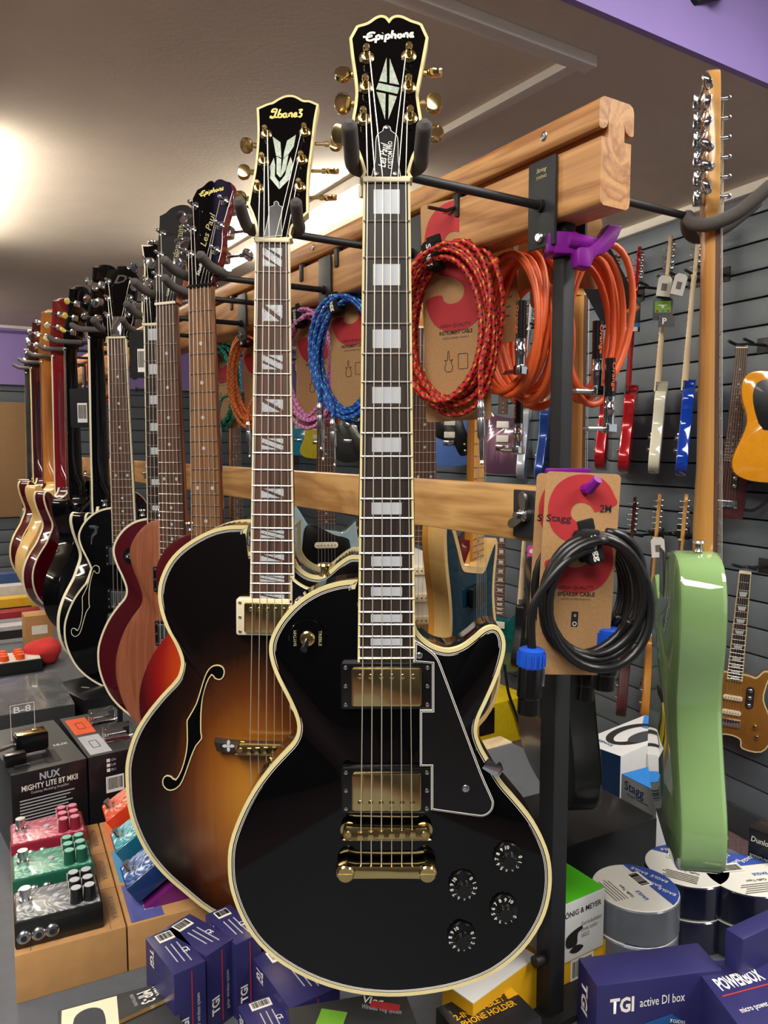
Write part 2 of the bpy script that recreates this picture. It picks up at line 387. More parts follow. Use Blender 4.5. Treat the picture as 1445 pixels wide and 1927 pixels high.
b = MB().lathe([(.006, 0), (.006, .003), (.004, .005)], 14); BOLT = b.mesh('bolt', m_steel)
m_goldprint = mat('gold_print', '#b9b27a', .4, .3)
def hanger(M, label, side=-1, z=None, group='guitar hangers on the left of the rack', logo=False, yk=None):
    """M: frame of the guitar it carries; the yoke sits just above the nut"""
    Y = M @ V((0, .036, .022)); rel = MR.inverted() @ Y
    t = thing('guitar_hanger', label, 'hanger', (0, 0, 0), 0, group); t.location = MR @ V((side*.0245, rel.y, ZB+.02))
    w2l = T(*t.location).inverted()
    pz = ZB+.02; az = rel.z
    MP = MX(((RP.x, RD.x, 0, 0), (RP.y, RD.y, 0, 0), (0, 0, 1, 0), (0, 0, 0, 1)))
    p = link('plate', PLATE, t, MP @ T(side*.002, 0, 0))
    link('bolt', BOLT, p, T(side*.002, 0, -.037) @ RZ(-90 if side < 0 else 90))
    if logo:
        text('String', .016, .006, T(side*.0024, .0, .036) @ RZ(-90 if side < 0 else 90), m_goldprint, p, .01, .3)
        text('SWING', .016, .0035, T(side*.0024, .0, .029) @ RZ(-90 if side < 0 else 90), m_goldprint, p, .01)
    a = MR @ V((side*.028, rel.y, az)); yb = Y+V((0, 0, 0))
    d = (a-yb).normalized()
    k = MB().cyl(w2l @ a, w2l @ yb, .0048, 14); k.cyl(w2l @ a, w2l @ (a-d*.006), .007, 14)
    k.build('arm', m_black, t)
    link('yoke', yk or YOKE, t, w2l @ M @ T(0, .006, .022))
    return t
# ================================================================ guitar builder
m_blk = mat('black_lacquer', '#040405', .06, 0, 0, spec=.42, var=.1)
m_satinblk = mat('satin_black', '#151617', .35, 0, .2)
m_cream = mat('cream_binding', '#e3d49a', .35, 0, .3, var=.05)
m_ivory = mat('ivory_plastic', '#eadfbe', .4, var=.03)
m_rose = wood('rosewood_board', '#5e3f30', '#2a1a14', 2, 1.4, .5, 0, 26, 1.5)
m_ebony = wood('ebony_board', '#33261f', '#150f0d', 2, 1.4, .45, 0, 26, 1.5)
m_brownfb = wood('brown_board', '#8a603c', '#553620', 2, 1.4, .5, 0, 26, 1.5)
m_maple = wood('maple_neck', '#d9a55e', '#bf8642', 2, 1, .25, .5, 8, 1)
m_pmaple = wood('pale_maple', '#e6cfa6', '#d0b182', 2, 1, .4, .1, 8, 1)
m_mahog = wood('mahogany_neck', '#5a2a1c', '#3a1710', 2, 1, .2, .6, 14, 1.4)
m_fret = mat('nickel_fret', '#d8d5cc', .22, 1, var=.02)
m_string = mat('string_wire', '#d8d0c0', .45, .7, var=.02)
m_mop = pearl('pearl_block'); m_abal = pearl('abalone', hue=True)
m_pbob = mat('black_plastic', '#0d0d0e', .25, var=.1)
m_wht = mat('white_print', '#eeeae0', .5, var=.02)
m_wpl = mat('white_plastic', '#e9e6dc', .35, var=.02)
def fz(L, n): return -L*(1-2**(-n/12))
def polar(out, c):
    t = sorted((atan2(p[1]-c[1], p[0]-c[0]), sqrt((p[0]-c[0])**2+(p[1]-c[1])**2)) for p in out)
    def rad(a):
        for i in range(len(t)):
            a1, r1 = t[i]; a0, r0 = t[i-1]
            if i == 0: a0 -= 2*pi
            if a0 <= a <= a1: k = (a-a0)/(a1-a0+1e-12); return r0+(r1-r0)*k
        a1, r1 = t[0]; a0, r0 = t[-1]; k = (a-a0)/(a1+2*pi-a0+1e-12); return r0+(r1-r0)*k
    return rad
def arch_fn(out, c, yt, h):
    rad = polar(out, c)
    def f(x, z):
        s = min(1, sqrt((x-c[0])**2+(z-c[1])**2)/max(1e-6, rad(atan2(z-c[1], x-c[0])))); return yt-h*(1-s**2.4)
    return f
def ringbind(out, y0, y1, inw, outw):
    a = 1 if area(out) > 0 else -1; o = offset(out, outw*a); i = offset(out, -inw*a)
    return MB().rings([[(p[0], y, p[1]) for p in q] for q, y in ((o, y1), (o, y0), (i, y0), (i, y1), (o, y1))], None, a, False, False)
FRET = MB().cyl((-.5, 0, 0), (.5, 0, 0), .0011, 8).mesh('fret', m_fret)
BLOCK = {}
def unit_block(m):
    if m.name not in BLOCK: BLOCK[m.name] = MB().box((0, 0, 0), (1, 1, 1)).mesh('inlay', m, False)
    return BLOCK[m.name]
def unit_dot(m):
    if 'd'+m.name not in BLOCK: BLOCK['d'+m.name] = MB().lathe([(1, 0), (1, .1)], 14).mesh('inlay', m, False)
    return BLOCK['d'+m.name]
def btn_mesh(m):
    k = 'b'+m.name
    if k not in BLOCK:
        o = smooth([(.0, .0045), (.004, .009), (.011, .0095), (.0155, .004), (.0155, -.004), (.011, -.0095), (.004, -.009), (0, -.0045)], 3)
        BLOCK[k] = MB().prism(o, -.0036, .0036, None, .0018, .0018).mesh('tuner_button', m)
    return BLOCK[k]
def tul_mesh(m):
    k = 't'+m.name
    if k not in BLOCK:
        o = smooth([(0, .003), (.005, .008), (.012, .0075), (.0175, 0), (.012, -.0075), (.005, -.008), (0, -.003)], 3)
        BLOCK[k] = MB().prism(o, -.0035, .0035, None, .002, .002).mesh('tuner_button', m)
    return BLOCK[k]
def post_mesh(m):
    k = 'p'+m.name
    if k not in BLOCK:
        b = MB().lathe([(.0072, 0), (.0072, .0015), (.005, .003), (.005, .0045), (.0028, .005), (.0026, .010), (.0032, .0115), (.0032, .0155), (.0022, .017)], 16)
        b.box((0, .0215, 0), (.014, .014, .018), bev=.003); BLOCK[k] = b.mesh('tuner', m)
    return BLOCK[k]
SHAFT = {}
def tuner(parent, MH, x, z, bx, m, bm=None, tul=False, rot=None):
    t = link('tuner', post_mesh(m), parent, MH @ T(x, 0, z))
    s = 1 if bx > x else -1; L = abs(bx-x)
    k = MB().cyl((s*.006, .0215, 0), (s*L, .0215, 0), .0021, 10); k.cyl((s*(L-.006), .0215, 0), (s*(L-.001), .0215, 0), .0034, 10)
    bt = MX.Rotation(0 if s > 0 else pi, 4, 'Z')
    a = random.uniform(-70, 70) if rot is None else rot
    k.build('tuner_shaft', m, t)
    link('tuner_button', (tul_mesh if tul else btn_mesh)(bm or m), t, T(s*L, .0215, 0) @ bt @ RX(a))
    return t
def humbucker(parent, x, z, y, ringm, coverm, w=.0905, h=.047, poles='top', open_=False):
    def rr(w, h, r):
        p = []
        for cx, cz, a0 in ((w/2-r, h/2-r, 0), (-w/2+r, h/2-r, 90), (-w/2+r, -h/2+r, 180), (w/2-r, -h/2+r, 270)):
            p += [(cx+r*cos(R(a0+i*30)), cz+r*sin(R(a0+i*30))) for i in range(4)]
        return p
    g = MB().prism(rr(w, h, .003), y-.006, y+.008, None, .0015).build('pickup_ring', ringm, parent, T(x, 0, z)) if ringm else parent
    Mx = T() if ringm else T(x, 0, z)
    c = MB().prism(rr(.069, .0385, .003), y-.0105, y-.002, None, .0012).build('pickup', coverm, g, Mx)
    k = 'pole'+(coverm.name if not open_ else 'o')
    if k not in BLOCK: BLOCK[k] = MB().lathe([(.0026, 0), (.0026, .0005), (.0018, .0009)], 10).mesh('pole_screw', coverm if not open_ else m_steel)
    if 'rs' not in BLOCK: BLOCK['rs'] = MB().lathe([(.0022, 0), (.002, .001), (.001, .0014)], 8).mesh('ring_screw', m_steel)
    zz = .011 if poles == 'top' else -.011
    for i in range(6): link('pole_screw', BLOCK[k], c, T(-.026+i*.0104, y-.0105, zz))
    if ringm:
        for sx in (-1, 1):
            for sz in (-1, 0, 1): link('ring_screw', BLOCK['rs'], g, T(sx*(w/2-.005), y-.006, sz*(h/2-.005)))
    return g
def tom(parent, x, z, y, m, sx=.052, saddlem=None, w=.0855):
    o = smooth([(-w/2, .004), (-w/2+.004, .0075), (-w/2+.012, .007), (w/2-.012, .006), (w/2-.004, .0065), (w/2, .003), (w/2, -.005), (w/2-.004, -.0075), (-w/2+.004, -.0075), (-w/2, -.005)], 2)
    b = MB().prism(o, y-.011, y-.002, None, .002, .001)
    br = b.build('bridge', m, parent, T(x, 0, z))
    for s in (-1, 1): MB().lathe([(.0085, 0), (.0085, .002)], 16, T(s*w*.44, y-.001, 0)).lathe([(.003, 0), (.003, .0015)], 12, T(s*w*.44, y-.011, 0)).cyl((s*w*.44, y-.001, 0), (s*w*.44, y+.008, 0), .003, 10).build('bridge_post', m, br)
    key = 'sad'+m.name
    if key not in BLOCK: BLOCK[key] = MB().prism([(-.0035, -.004), (.0035, -.004), (.0025, .004), (-.0025, .004)], -.0022, .002, None, .0006).mesh('saddle', saddlem or m)
    for i in range(6): link('saddle', BLOCK[key], br, T(-sx/2+i*sx/5, y-.012, -.001+.0006*i))
    return br
def stopbar(parent, x, z, y, m, w=.102):
    o = smooth([(-w/2, 0), (-w/2+.003, .008), (-w/2+.012, .0095), (-w/2+.02, .007), (w/2-.02, .007), (w/2-.012, .0095), (w/2-.003, .008), (w/2, 0), (w/2-.003, -.008), (w/2-.012, -.0095), (w/2-.02, -.0075), (-w/2+.02, -.0075), (-w/2+.012, -.0095), (-w/2+.003, -.008)], 2)
    t = MB().prism(o, y-.014, y-.002, None, .0035, .002).build('tailpiece', m, parent, T(x, 0, z))
    for s in (-1, 1):
        k = MB().lathe([(.0088, 0), (.0088, .003), (.0075, .0045)], 18, T(s*(w/2-.0105), y-.0135, 0)); k.box((s*(w/2-.0105), y-.018, 0), (.0135, .0005, .0022), RY(0)); k.cyl((s*(w/2-.0105), y-.002, 0), (s*(w/2-.0105), y+.008, 0), .005, 12)
        k.build('tailpiece_stud', m, t)
    return t
def number_ring(parent, M, r, m, size=.0042):
    b = MB()
    for i, d in enumerate('0 1 2 3 4 5 6 7 8 9 10'.split()):
        me = textmesh(d, .02); a = R(-150-i*27)
        Mt = MX.Rotation(-a-pi/2, 4, 'Y') @ T(0, 0, r) @ MX.Diagonal((size, 1, size, 1))
        b.add([(v.co.x, 0, v.co.y) for v in me.vertices], [tuple(p.vertices) for p in me.polygons], Mt)
    return b.build('number_ring', m, parent, M, False)
def tophat(parent, x, z, y, m=None, nums=True, rot=0):
    m = m or m_pbob
    k = MB().lathe([(.0146, 0), (.0146, .002), (.0138, .004), (.008, .0062), (.0075, .0125), (.0068, .0145)], 24).build('knob', m, parent, T(x, y, z) @ RY(rot))
    if nums: number_ring(k, T(0, -.0064, 0), .0118, m_wht, .0052)
    return k
def guitar(name, label, M, S, group=None, lod=2, cat='guitar'):
    g = thing(name, label, cat, M=M, group=group); G = S.get
    L = G('L', .628); out = G('out'); yt = G('ytop', .013); dp = G('depth', .05); ar = G('arch', 0); c = G('cen', (0, -L*.92))
    mt = S['top']; ms = G('side', mt); n = len(out); a = 1 if area(out) > 0 else -1
    rnd = G('round', .003); bind = G('bind')
    # body: sides and back
    def rg(d, y): return [(p[0], y, p[1]) for p in offset(out, -d*a)]
    b = MB(); rs = [rg(0, yt+rnd), rg(0, yt+dp-rnd), rg(rnd*.3, yt+dp-rnd*.3), rg(rnd, yt+dp)]
    b.rings(rs, None, a, False, True); b.build('body', ms, g)
    # carved or flat top
    b = MB(); rs = [rg(0, yt+rnd), rg(rnd*.3, yt+rnd*.3), rg(rnd, yt)]
    inner = offset(out, -rnd*a)
    if ar:
        for s in (.965, .92, .86, .78, .68, .56, .42, .26, .1): rs.append([(c[0]+(p[0]-c[0])*s, yt-ar*(1-s**2.4), c[1]+(p[1]-c[1])*s) for p in inner])
    b.rings(rs[::-1], None, -a, True, False); b.build('top', mt, g)
    AF = arch_fn(out, c, yt, ar) if ar else (lambda x, z: yt)
    if bind:
        bw = G('bw', .0045); ringbind(out, yt-.0006, yt+G('bh', .006), bw, .0004).build('binding', bind, g)
        if G('purf'):
            for d in (.0012, .0026): ringbind(offset(out, -a*(bw+d)), yt-.0007, yt+.001, .0005, 0).build('purfling', m_wht, g)
        if G('backbind'): ringbind(out, yt+dp-.005, yt+dp+.0004, .002, .0004).build('binding', bind, g)
    # neck, fretboard
    w0, w1, nf = G('w0', .043), G('w1', .056), G('nf', 22); zf = fz(L, nf)-.006; heel = G('heel', fz(L, 17))
    def wz(z): return w0+(w1-w0)*(z/zf)
    secs = [(.004, w0/2, .016), (-.02, w0/2, .0135), (-.1, wz(-.1)/2, .014), (heel+.09, wz(heel)/2, .016), (heel+.035, wz(heel)/2, .019), (heel+.008, wz(heel)/2+.001, G('heeld', .034)), (heel-.03, wz(heel)/2+.001, G('heeld', .034))]
    rs = []
    for z, hw, d in secs: rs.append([(hw*cos(t), .0062+d*sin(t)**.9 if 0 < t < pi else .0062, z) for t in [pi*i/10 for i in range(11)]])
    MB().rings(rs).build('neck', S['neckm'], g)
    fb = MB().rings([[(-wz(z)/2, .0065, z), (wz(z)/2, .0065, z), (wz(z)/2, .0006, z), (wz(z)/4, -.0001, z), (-wz(z)/4, -.0001, z), (-wz(z)/2, .0006, z)] for z in (0, zf)]).build('fretboard', S['fbm'], g)
    if G('fbind'):
        for s in (-1, 1):
            q = [(s*(w0/2-.0016), .001), (s*(w0/2+.0003), .001)]
            MB().rings([[(s*(wz(z)/2-.0018), -.0001, z), (s*(wz(z)/2+.0004), -.0001, z), (s*(wz(z)/2+.0004), .0064, z), (s*(wz(z)/2-.0018), .0064, z)] for z in (0, zf)]).build('fretboard_binding', S['fbind'], fb)
        MB().box((0, .0028, zf), (w1, .0058, .0016)).build('fretboard_binding', S['fbind'], fb)
    if lod:
        for i in range(1, nf+1):
            z = fz(L, i); link('fret', FRET, fb, T(0, -.0002, z) @ MX.Diagonal((wz(z)-(.0006), 1, 1, 1)))
        il, im = G('inl', 'dot'), G('inm', m_mop)
        for i in G('inpos', (1, 3, 5, 7, 9, 12, 15, 17, 19, 21)):
            if i > nf or (i == 1 and il in ('dot', 'trap')): continue
            z = (fz(L, i)+fz(L, i-1))/2; h = fz(L, i-1)-fz(L, i); ww = wz(z)
            if il == 'block': link('inlay', unit_block(im), fb, T(0, 0, z) @ MX.Diagonal((ww*.56, .001, min(h*.62, .024) if i > 1 else .022, 1)))
            elif il == 'dot':
                for x in ((0,) if i != 12 else (-ww*.27, ww*.27)): link('inlay', unit_dot(im), fb, T(x, .0001, z) @ MX.Diagonal((.003, .006, .003, 1)))
            elif il == 'trap':
                MB().prism([(-ww*.34, h*.3), (ww*.34, h*.3), (ww*.24, -h*.3), (-ww*.24, -h*.3)], -.0005, .0005).build('inlay', im, fb, T(0, 0, z), False)
            elif il == 'split':
                W = ww*.56/2; H = h*.62/2
                odd = i in (1, 5, 9, 15, 19)
                pcs = [[(-W, -H), (-W, -H*.1), (W*.5, -H)] if odd else [(-W, -H), (-W, H*.65), (W*.72, -H)]]
                pcs += [[(W, H), (W, H*.1), (-W*.5, H)] if odd else [(W, H), (W, -H*.65), (-W*.72, H)]]
                if odd: pcs.append([(-W, H), (-W, H*.3), (W*.8, -H), (W, -H), (W, -H*.3), (-W*.8, H)])
                for q in pcs: MB().prism(q, -.0005, .0005).build('inlay', im, fb, T(0, 0, z), False)
    # headstock
    hd = S['head']; MH = RX(-hd.get('tilt', 14)) if hd.get('tilt', 14) else T(0, .004, 0)
    ho = hd['out']; th = .0145
    hs = MB().prism(ho, 0, th, None, .0008, .0015).build('headstock', hd.get('side', S['neckm']), g, MH)
    if hd.get('face'): MB().prism(offset(ho, (-.0012 if area(ho) > 0 else .0012)), -.0006, .0005).build('headstock_face', hd['face'], hs)
    if hd.get('bind'): ringbind(ho, -.0008, th*.9, .0024, .0004).build('binding', hd['bind'], hs)
    MB().box((0, .0015, .002), (w0+.0006, .009, .0045), bev=.0008).build('nut', G('nutm', m_ivory), g)
    tm = hd.get('tm', m_chrome); posts = hd.get('posts', [])
    for j, (px_, pz_, bx_) in enumerate(posts): tuner(g, MH, px_, pz_, bx_, tm, hd.get('bm'), hd.get('tul', False))
    # strings
    ns = G('ns', 6); zs = G('zbr', -L); ysd = G('ysad', -.011); sw0, sw1 = w0*.82, G('ssp', .051)
    if lod and G('strings', True):
        order = hd.get('order', list(range(ns)))
        for i in range(ns):
            f = i/(ns-1)-.5; p = [(f*sw0, -.0022, .002), (f*sw1, ysd, zs)]
            if G('ztail'): p.append((f*sw1*G('tsp', 1), G('ytail', ysd+.006), G('ztail')))
            if posts and i < len(order):
                q = posts[order[i]]; w_ = MH @ V((q[0]-.0025*(1 if q[0] > 0 else -1), -.009, q[1])); p = [tuple(w_)]+p
            MB().tube(p, .00052 if i < 3 else .00038, 6).build('string', m_string, g)
    return g, AF, MH
# ================================================================ the guitars on the left of the rack
def px_in(M, zx=0): return lambda px, py, y=0: tr(M, [(px, py)], y)[0]
def zoomed(pts, ox, oy, s): return [(ox+x/s, oy+y/s) for x, y in pts]
# ---- the black single-cutaway guitar in front
M_LP = T(*atY(727.5, 343, .74)) @ RY(.0)
lp_px = [(672, 1150), (672, 1093), (672, 1093), (640, 1096), (600, 1108), (562, 1131), (531, 1163), (512, 1196), (507, 1222), (512, 1250), (524, 1280), (543, 1317), (557, 1350), (560, 1374), (552, 1396), (532, 1418), (504, 1449), (475, 1489), (450, 1537), (433, 1586), (429.5, 1630), (435, 1675), (455, 1728), (487, 1776), (535, 1816), (597, 1848), (663, 1867), (730, 1874), (796, 1870), (863, 1857), (929, 1831), (982, 1789), (1018, 1737), (1034, 1688), (1037, 1639), (1028, 1594), (1004, 1546), (973, 1506), (943, 1471), (921, 1433), (905, 1404), (897, 1378), (901, 1352), (917, 1317), (936, 1273), (948, 1233), (950, 1206), (942, 1185), (927, 1178), (909, 1184), (891, 1199), (869, 1215), (845, 1222), (822, 1218), (801, 1206), (785, 1188), (778, 1165), (778, 1165)]
LP_OUT = smooth(tr(M_LP, lp_px, .016), 3)
m_hmh = M_LP @ RX(-14)
lph = [(769, 336), (770, 324), (778, 297), (789, 272), (793, 230), (789, 200), (786.5, 174), (791, 148), (798, 112), (805.5, 72), (805.5, 72), (794, 47), (794, 47), (788, 43.5), (774, 39), (758, 31.5), (746, 30), (737, 33), (732, 38), (732, 38), (726, 32), (716, 30), (705, 34), (691, 43.5), (673, 49), (669.5, 52), (669.5, 52), (658, 73), (658, 73), (662, 108), (667.5, 146), (669.5, 173), (667.5, 200), (663, 230), (667, 270), (677, 297), (685, 324), (686, 336)]
LP_HEAD = smooth(tr(m_hmh, lph), 3)
def hpos(MHW, pairs): return [(tr(MHW, [a])[0][0], tr(MHW, [a])[0][1], tr(MHW, [(b_, a[1])])[0][0]) for a, b_ in pairs]
LP_POSTS = hpos(m_hmh, [((684, 226), 652), ((688, 166), 658), ((690, 110), 658), ((769, 107), 806), ((768, 166), 804), ((771, 224), 806)])
S = dict(out=LP_OUT, ytop=.016, depth=.05, arch=.011, cen=(0, -.60), top=m_blk, bind=m_cream, bw=.0034, purf=True, fbm=m_ebony, fbind=m_cream,
         neckm=m_blk, inl='block', ssp=.0505, ztail=-.664, ytail=-.006, nutm=m_ivory,
         head=dict(out=LP_HEAD, side=m_blk, face=m_blk, bind=m_cream, posts=LP_POSTS, tm=m_gold, tilt=14))
lp, AF, MH = guitar('electric_guitar', 'glossy black single-cutaway electric guitar with cream binding and gold hardware, nearest of all', M_LP, S, 'guitars along the left of the rack')
q = px_in(M_LP)
x1, z1 = q(724.5, 1290, 0); humbucker(lp, 0, z1, .004, m_pbob, m_gold, poles='top')
x2, z2 = q(722.5, 1486, 0); humbucker(lp, 0, z2, .004, m_pbob, m_gold, poles='bottom')
x3, z3 = q(724, 1568, -.008); tom(lp, 0, z3, .001, m_gold)
x4, z4 = q(724, 1640, -.008); stopbar(lp, 0, z4, .003, m_gold)
for px, py, rt in ((958, 1620, 20), (872, 1671, -20), (951, 1720, 60), (870, 1771, 0)):
    x, z = q(px, py, 0); tophat(lp, x, z, AF(x, z), rot=rt)
# selector switch on its round plate
x, z = q(578, 1203, .006); y = AF(x, z)
sw = MB().lathe([(.019, 0), (.019, .001), (.0185, .0016)], 32).build('switch_plate', m_blk, lp, T(x, y-.0005, z))
MB().lathe([(.0075, 0), (.0075, .002), (.006, .003), (.006, .005), (.004, .0055)], 18).build('switch_nut', m_gold, sw, T(0, -.0016, 0))
k = MB().tube([(0, -.005, 0), (-.001, -.013, -.004), (-.002, -.019, -.007)], [.002, .0032, .0036], 10); k.uv = {}; k.build('switch_tip', m_pbob, sw)
text('RHYTHM', .0155, .003, T(-.0125, -.0018, 0) @ RY(-90), m_goldprint, sw, .01); text('TREBLE', .0155, .003, T(.0125, -.0018, 0) @ RY(90), m_goldprint, sw, .01)
# pickguard with its white edge, and its bracket
pgp = [(781, 1205), (781, 1205), (809, 1223), (824, 1239), (835, 1265), (866, 1348), (905, 1452), (926, 1500), (929, 1512), (925, 1526), (911, 1536), (889, 1535), (811, 1524), (811, 1524), (811, 1442), (811, 1442), (790, 1442), (790, 1442), (790, 1336), (790, 1336), (813, 1336), (813, 1336), (813, 1249), (813, 1249), (779, 1246), (779, 1246)]
pg = smooth(tr(M_LP, pgp, -.004), 3); s_ = 1 if area(pg) > 0 else -1
p1 = MB().prism(pg, -.0042, -.0022).build('pickguard', m_wpl, lp)
MB().prism(offset(pg, -.0006*s_), -.0046, -.003).build('pickguard_layer', m_pbob, p1)
ringbind(offset(pg, -.0014*s_), -.0049, -.0044, .0006, 0).build('pickguard_line', m_wpl, p1)
x, z = q(876, 1483, -.004); link('screw', scm, p1, T(x, -.0046, z) @ MX.Scale(.7, 4))
x, z = q(789, 1233, -.004); link('screw', scm, p1, T(x, -.0046, z) @ MX.Scale(.6, 4))
x, z = q(924, 1441, .004)
MB().box((0, 0, 0), (.017, .003, .011), bev=.0006).box((.009, .007, 0), (.003, .017, .011), bev=.0006).build('pickguard_bracket', m_chrome, lp, T(x, -.001, z) @ RY(35))
# strap button on the shoulder
x, z = q(607, 1092, .05); k = MB().lathe([(.006, 0), (.004, .005), (.0045, .009), (.008, .011), (.007, .013)], 16).build('strap_button', m_gold, lp, T(x+.002, .042, z+.01) @ RX(0) @ MX.Rotation(pi/2, 4, 'X') @ RX(180))
k.matrix_basis = T(x+.003, .042, z+.006) @ MX.Rotation(-pi/2, 4, 'X')
# headstock: inlay, logo, truss cover
s48 = 4.8167
for P in ([(613, 528), (617, 752), (545, 742)], [(642, 535), (727, 775), (640, 760)], [(540, 757), (730, 800), (712, 857), (518, 815)], [(522, 840), (605, 855), (600, 1088)], [(633, 862), (707, 880), (630, 1088)]):
    MB().prism(tr(m_hmh, zoomed(P, 600, 0, s48)), -.001, 0).build('inlay', m_abal, lp, MH, False)
def strokes(lines, r, m, parent, M, name='lettering'):
    """logo drawn with a brush of half-width r in the x-z plane"""
    b = MB()
    for L_ in lines:
        P = [V(p) for p in smooth(L_, 5, False)]; l, rr = [], []
        for i, p in enumerate(P):
            t = (P[min(i+1, len(P)-1)]-P[max(i-1, 0)]); t = t.normalized() if t.length > 1e-9 else V((1, 0)); nn = V((-t.y, t.x))*r
            l.append(p+nn); rr.append(p-nn)
        n = len(P); b.add([(p.x, 0, p.y) for p in l+rr], [(i, i+1, n+i+1, n+i) for i in range(n-1)])
    return b.build(name, m, parent, M, False)
EPI = [[(.0, .52), (.35, .5), (.75, .58), (1.05, .62)], [(1.35, .88), (.95, .98), (.55, .8), (.6, .58), (.95, .52), (.5, .42), (.45, .12), (.85, 0), (1.3, .16)],
       [(1.5, .55), (1.45, .2), (1.38, -.35)], [(1.48, .45), (1.75, .58), (1.9, .35), (1.72, .08), (1.45, .15)],
       [(2.15, .55), (2.1, .2), (2.2, .05)], [(2.17, .78), (2.2, .82)], [(2.55, .55), (2.5, .2), (2.42, -.35)], [(2.53, .45), (2.8, .58), (2.95, .35), (2.78, .08), (2.5, .15)],
       [(3.3, 1.05), (3.2, .5), (3.18, .05)], [(3.2, .35), (3.45, .55), (3.6, .42), (3.58, .1), (3.68, .05)],
       [(4.05, .55), (3.85, .3), (4.05, .05), (4.3, .28), (4.08, .55)], [(4.55, .55), (4.55, .05)], [(4.55, .38), (4.8, .58), (4.95, .42), (4.93, .1), (5.02, .05)],
       [(5.6, .55), (5.3, .5), (5.32, .32), (5.55, .3), (5.25, .25), (5.25, .08), (5.65, .06)]]
def logo(lines, w, M, m, parent, r=.0011, rise=0):
    xs = [p[0] for l in lines for p in l]; k = w/(max(xs)-min(xs)); c0 = (max(xs)+min(xs))/2
    return strokes([[((p[0]-c0)*k, (p[1]-.35)*k+(p[0]-c0)*k*rise) for p in l] for l in lines], r, m, parent, M)
hx, hz = tr(m_hmh, [(731, 70)])[0]; logo(EPI, .049, MH @ T(hx, -.0012, hz), m_wht, lp, .0011, .09)
cov = smooth(tr(m_hmh, zoomed([(472, 1620), (472, 1620), (508, 1470), (512, 1300), (530, 1230), (575, 1198), (583, 1165), (615, 1147), (648, 1165), (657, 1198), (705, 1235), (720, 1300), (722, 1470), (745, 1620), (745, 1620)], 600, 0, s48)), 3)
tc = MB().prism(cov, -.0022, -.0006).build('truss_rod_cover', m_wpl, lp, MH); cs = 1 if area(cov) > 0 else -1
MB().prism(offset(cov, -.0007*cs), -.0025, -.001).build('cover_plate', m_pbob, tc)
for pp in ((727.5, 243), (708, 330), (744, 330)):
    x, z = tr(m_hmh, [pp])[0]; link('screw', scm, tc, T(x, -.0025, z) @ MX.Scale(.45, 4))
x, z = tr(m_hmh, [(721, 295)])[0]; text('Les Paul', .025, .007, T(x, -.0028, z) @ RY(-84), m_wht, tc, .01, .35)
x, z = tr(m_hmh, [(734, 295)])[0]; text('CUSTOM PRO', .028, .0042, T(x, -.0028, z) @ RY(-90), m_wht, tc, .012)
hanger(M_LP, 'black padded hanger carrying the glossy black guitar, logo on its plate', logo=True)
# ---- sunburst archtop
M_IB = T(*atY(512.5, 456, .957)) @ RY(.75) @ RZ(0)
ib_l = [(468, 1040), (466, 990), (466, 990), (433, 990), (403, 996), (372, 1010), (341, 1031), (318, 1056), (303, 1087), (298, 1114), (301, 1144), (312, 1179), (329, 1210), (340, 1238), (340, 1257), (331, 1279), (303, 1309), (272, 1348), (251, 1386), (238, 1432), (237, 1471), (241, 1517), (253, 1559), (276, 1605), (307, 1644), (345, 1678), (395, 1717), (455, 1741), (500, 1747)]
L_ = tr(M_IB, ib_l, .02)
right = [(-x, z) for x, z in L_ if z < fz(.628, 22)-.07][::-1][1:]
horn = tr(M_IB, [(700, 1180), (722, 1130), (720, 1085), (700, 1052), (670, 1046), (653, 1049), (634, 1062), (618, 1076), (605, 1084), (587, 1083), (572, 1076), (560, 1064), (553.5, 1048), (552, 1020), (552, 990), (552, 990)], .02)
IB_OUT = smooth(L_+right+horn, 3)
ib_h = zoomed([(690, 1745), (700, 1690), (728, 1600), (820, 1520), (820, 1520), (903, 1445), (903, 1445), (902, 1250), (912, 1000), (950, 700), (985, 400), (1020, 225), (1020, 225), (920, 182), (850, 178), (780, 140), (720, 121), (640, 127), (560, 162), (500, 200), (440, 217), (323, 268), (323, 268), (332, 500), (322, 750), (292, 1000), (250, 1200), (222, 1360), (222, 1360), (262, 1450), (262, 1450), (300, 1560), (318, 1690), (318, 1745)], 430, 160, 6.023)
m_ibh = M_IB @ RX(-14); IB_HEAD = smooth(tr(m_ibh, ib_h), 3)
IB_POSTS = hpos(m_ibh, [((487, 356), 458), ((495.6, 305), 465), ((501, 254), 470), ((573.6, 250), 618), ((568, 302), 612), ((564, 353), 608)])
m_ibt = burst('amber_sunburst', [(.0, '#c2831f'), (.3, '#9c5d18'), (.55, '#5e2f10'), (.75, '#200f09'), (.92, '#0a0605')], (-.03, -.70), (.15, .27), .2, 0)
m_ibs = mat('dark_brown_lacquer', '#33200f', .06, 0, 1, var=.3, nscale=10)
S = dict(out=IB_OUT, ytop=.02, depth=.085, arch=.012, cen=(0, -.66), top=m_ibt, side=m_ibs, bind=m_cream, bw=.0042, purf=True, backbind=True, fbm=m_rose, fbind=m_ivory, neckm=m_mahog,
         inl='split', zbr=-.628, ysad=-.016, ztail=-.79, ytail=-.004, tsp=.8, w0=.041, w1=.056, heeld=.05,
         head=dict(out=IB_HEAD, side=m_blk, face=m_blk, bind=m_cream, posts=IB_POSTS, tm=m_gold, tilt=14))
ib, AF, MH = guitar('archtop_guitar', 'amber sunburst hollow archtop guitar with f-holes, split inlays and gold tuners', M_IB, S, 'guitars along the left of the rack')
q = px_in(M_IB)
x, z = q(500, 1161, .0); humbucker(ib, 0, z, .004, m_ivory, m_gold)
x, z = q(470, 1402, 0)
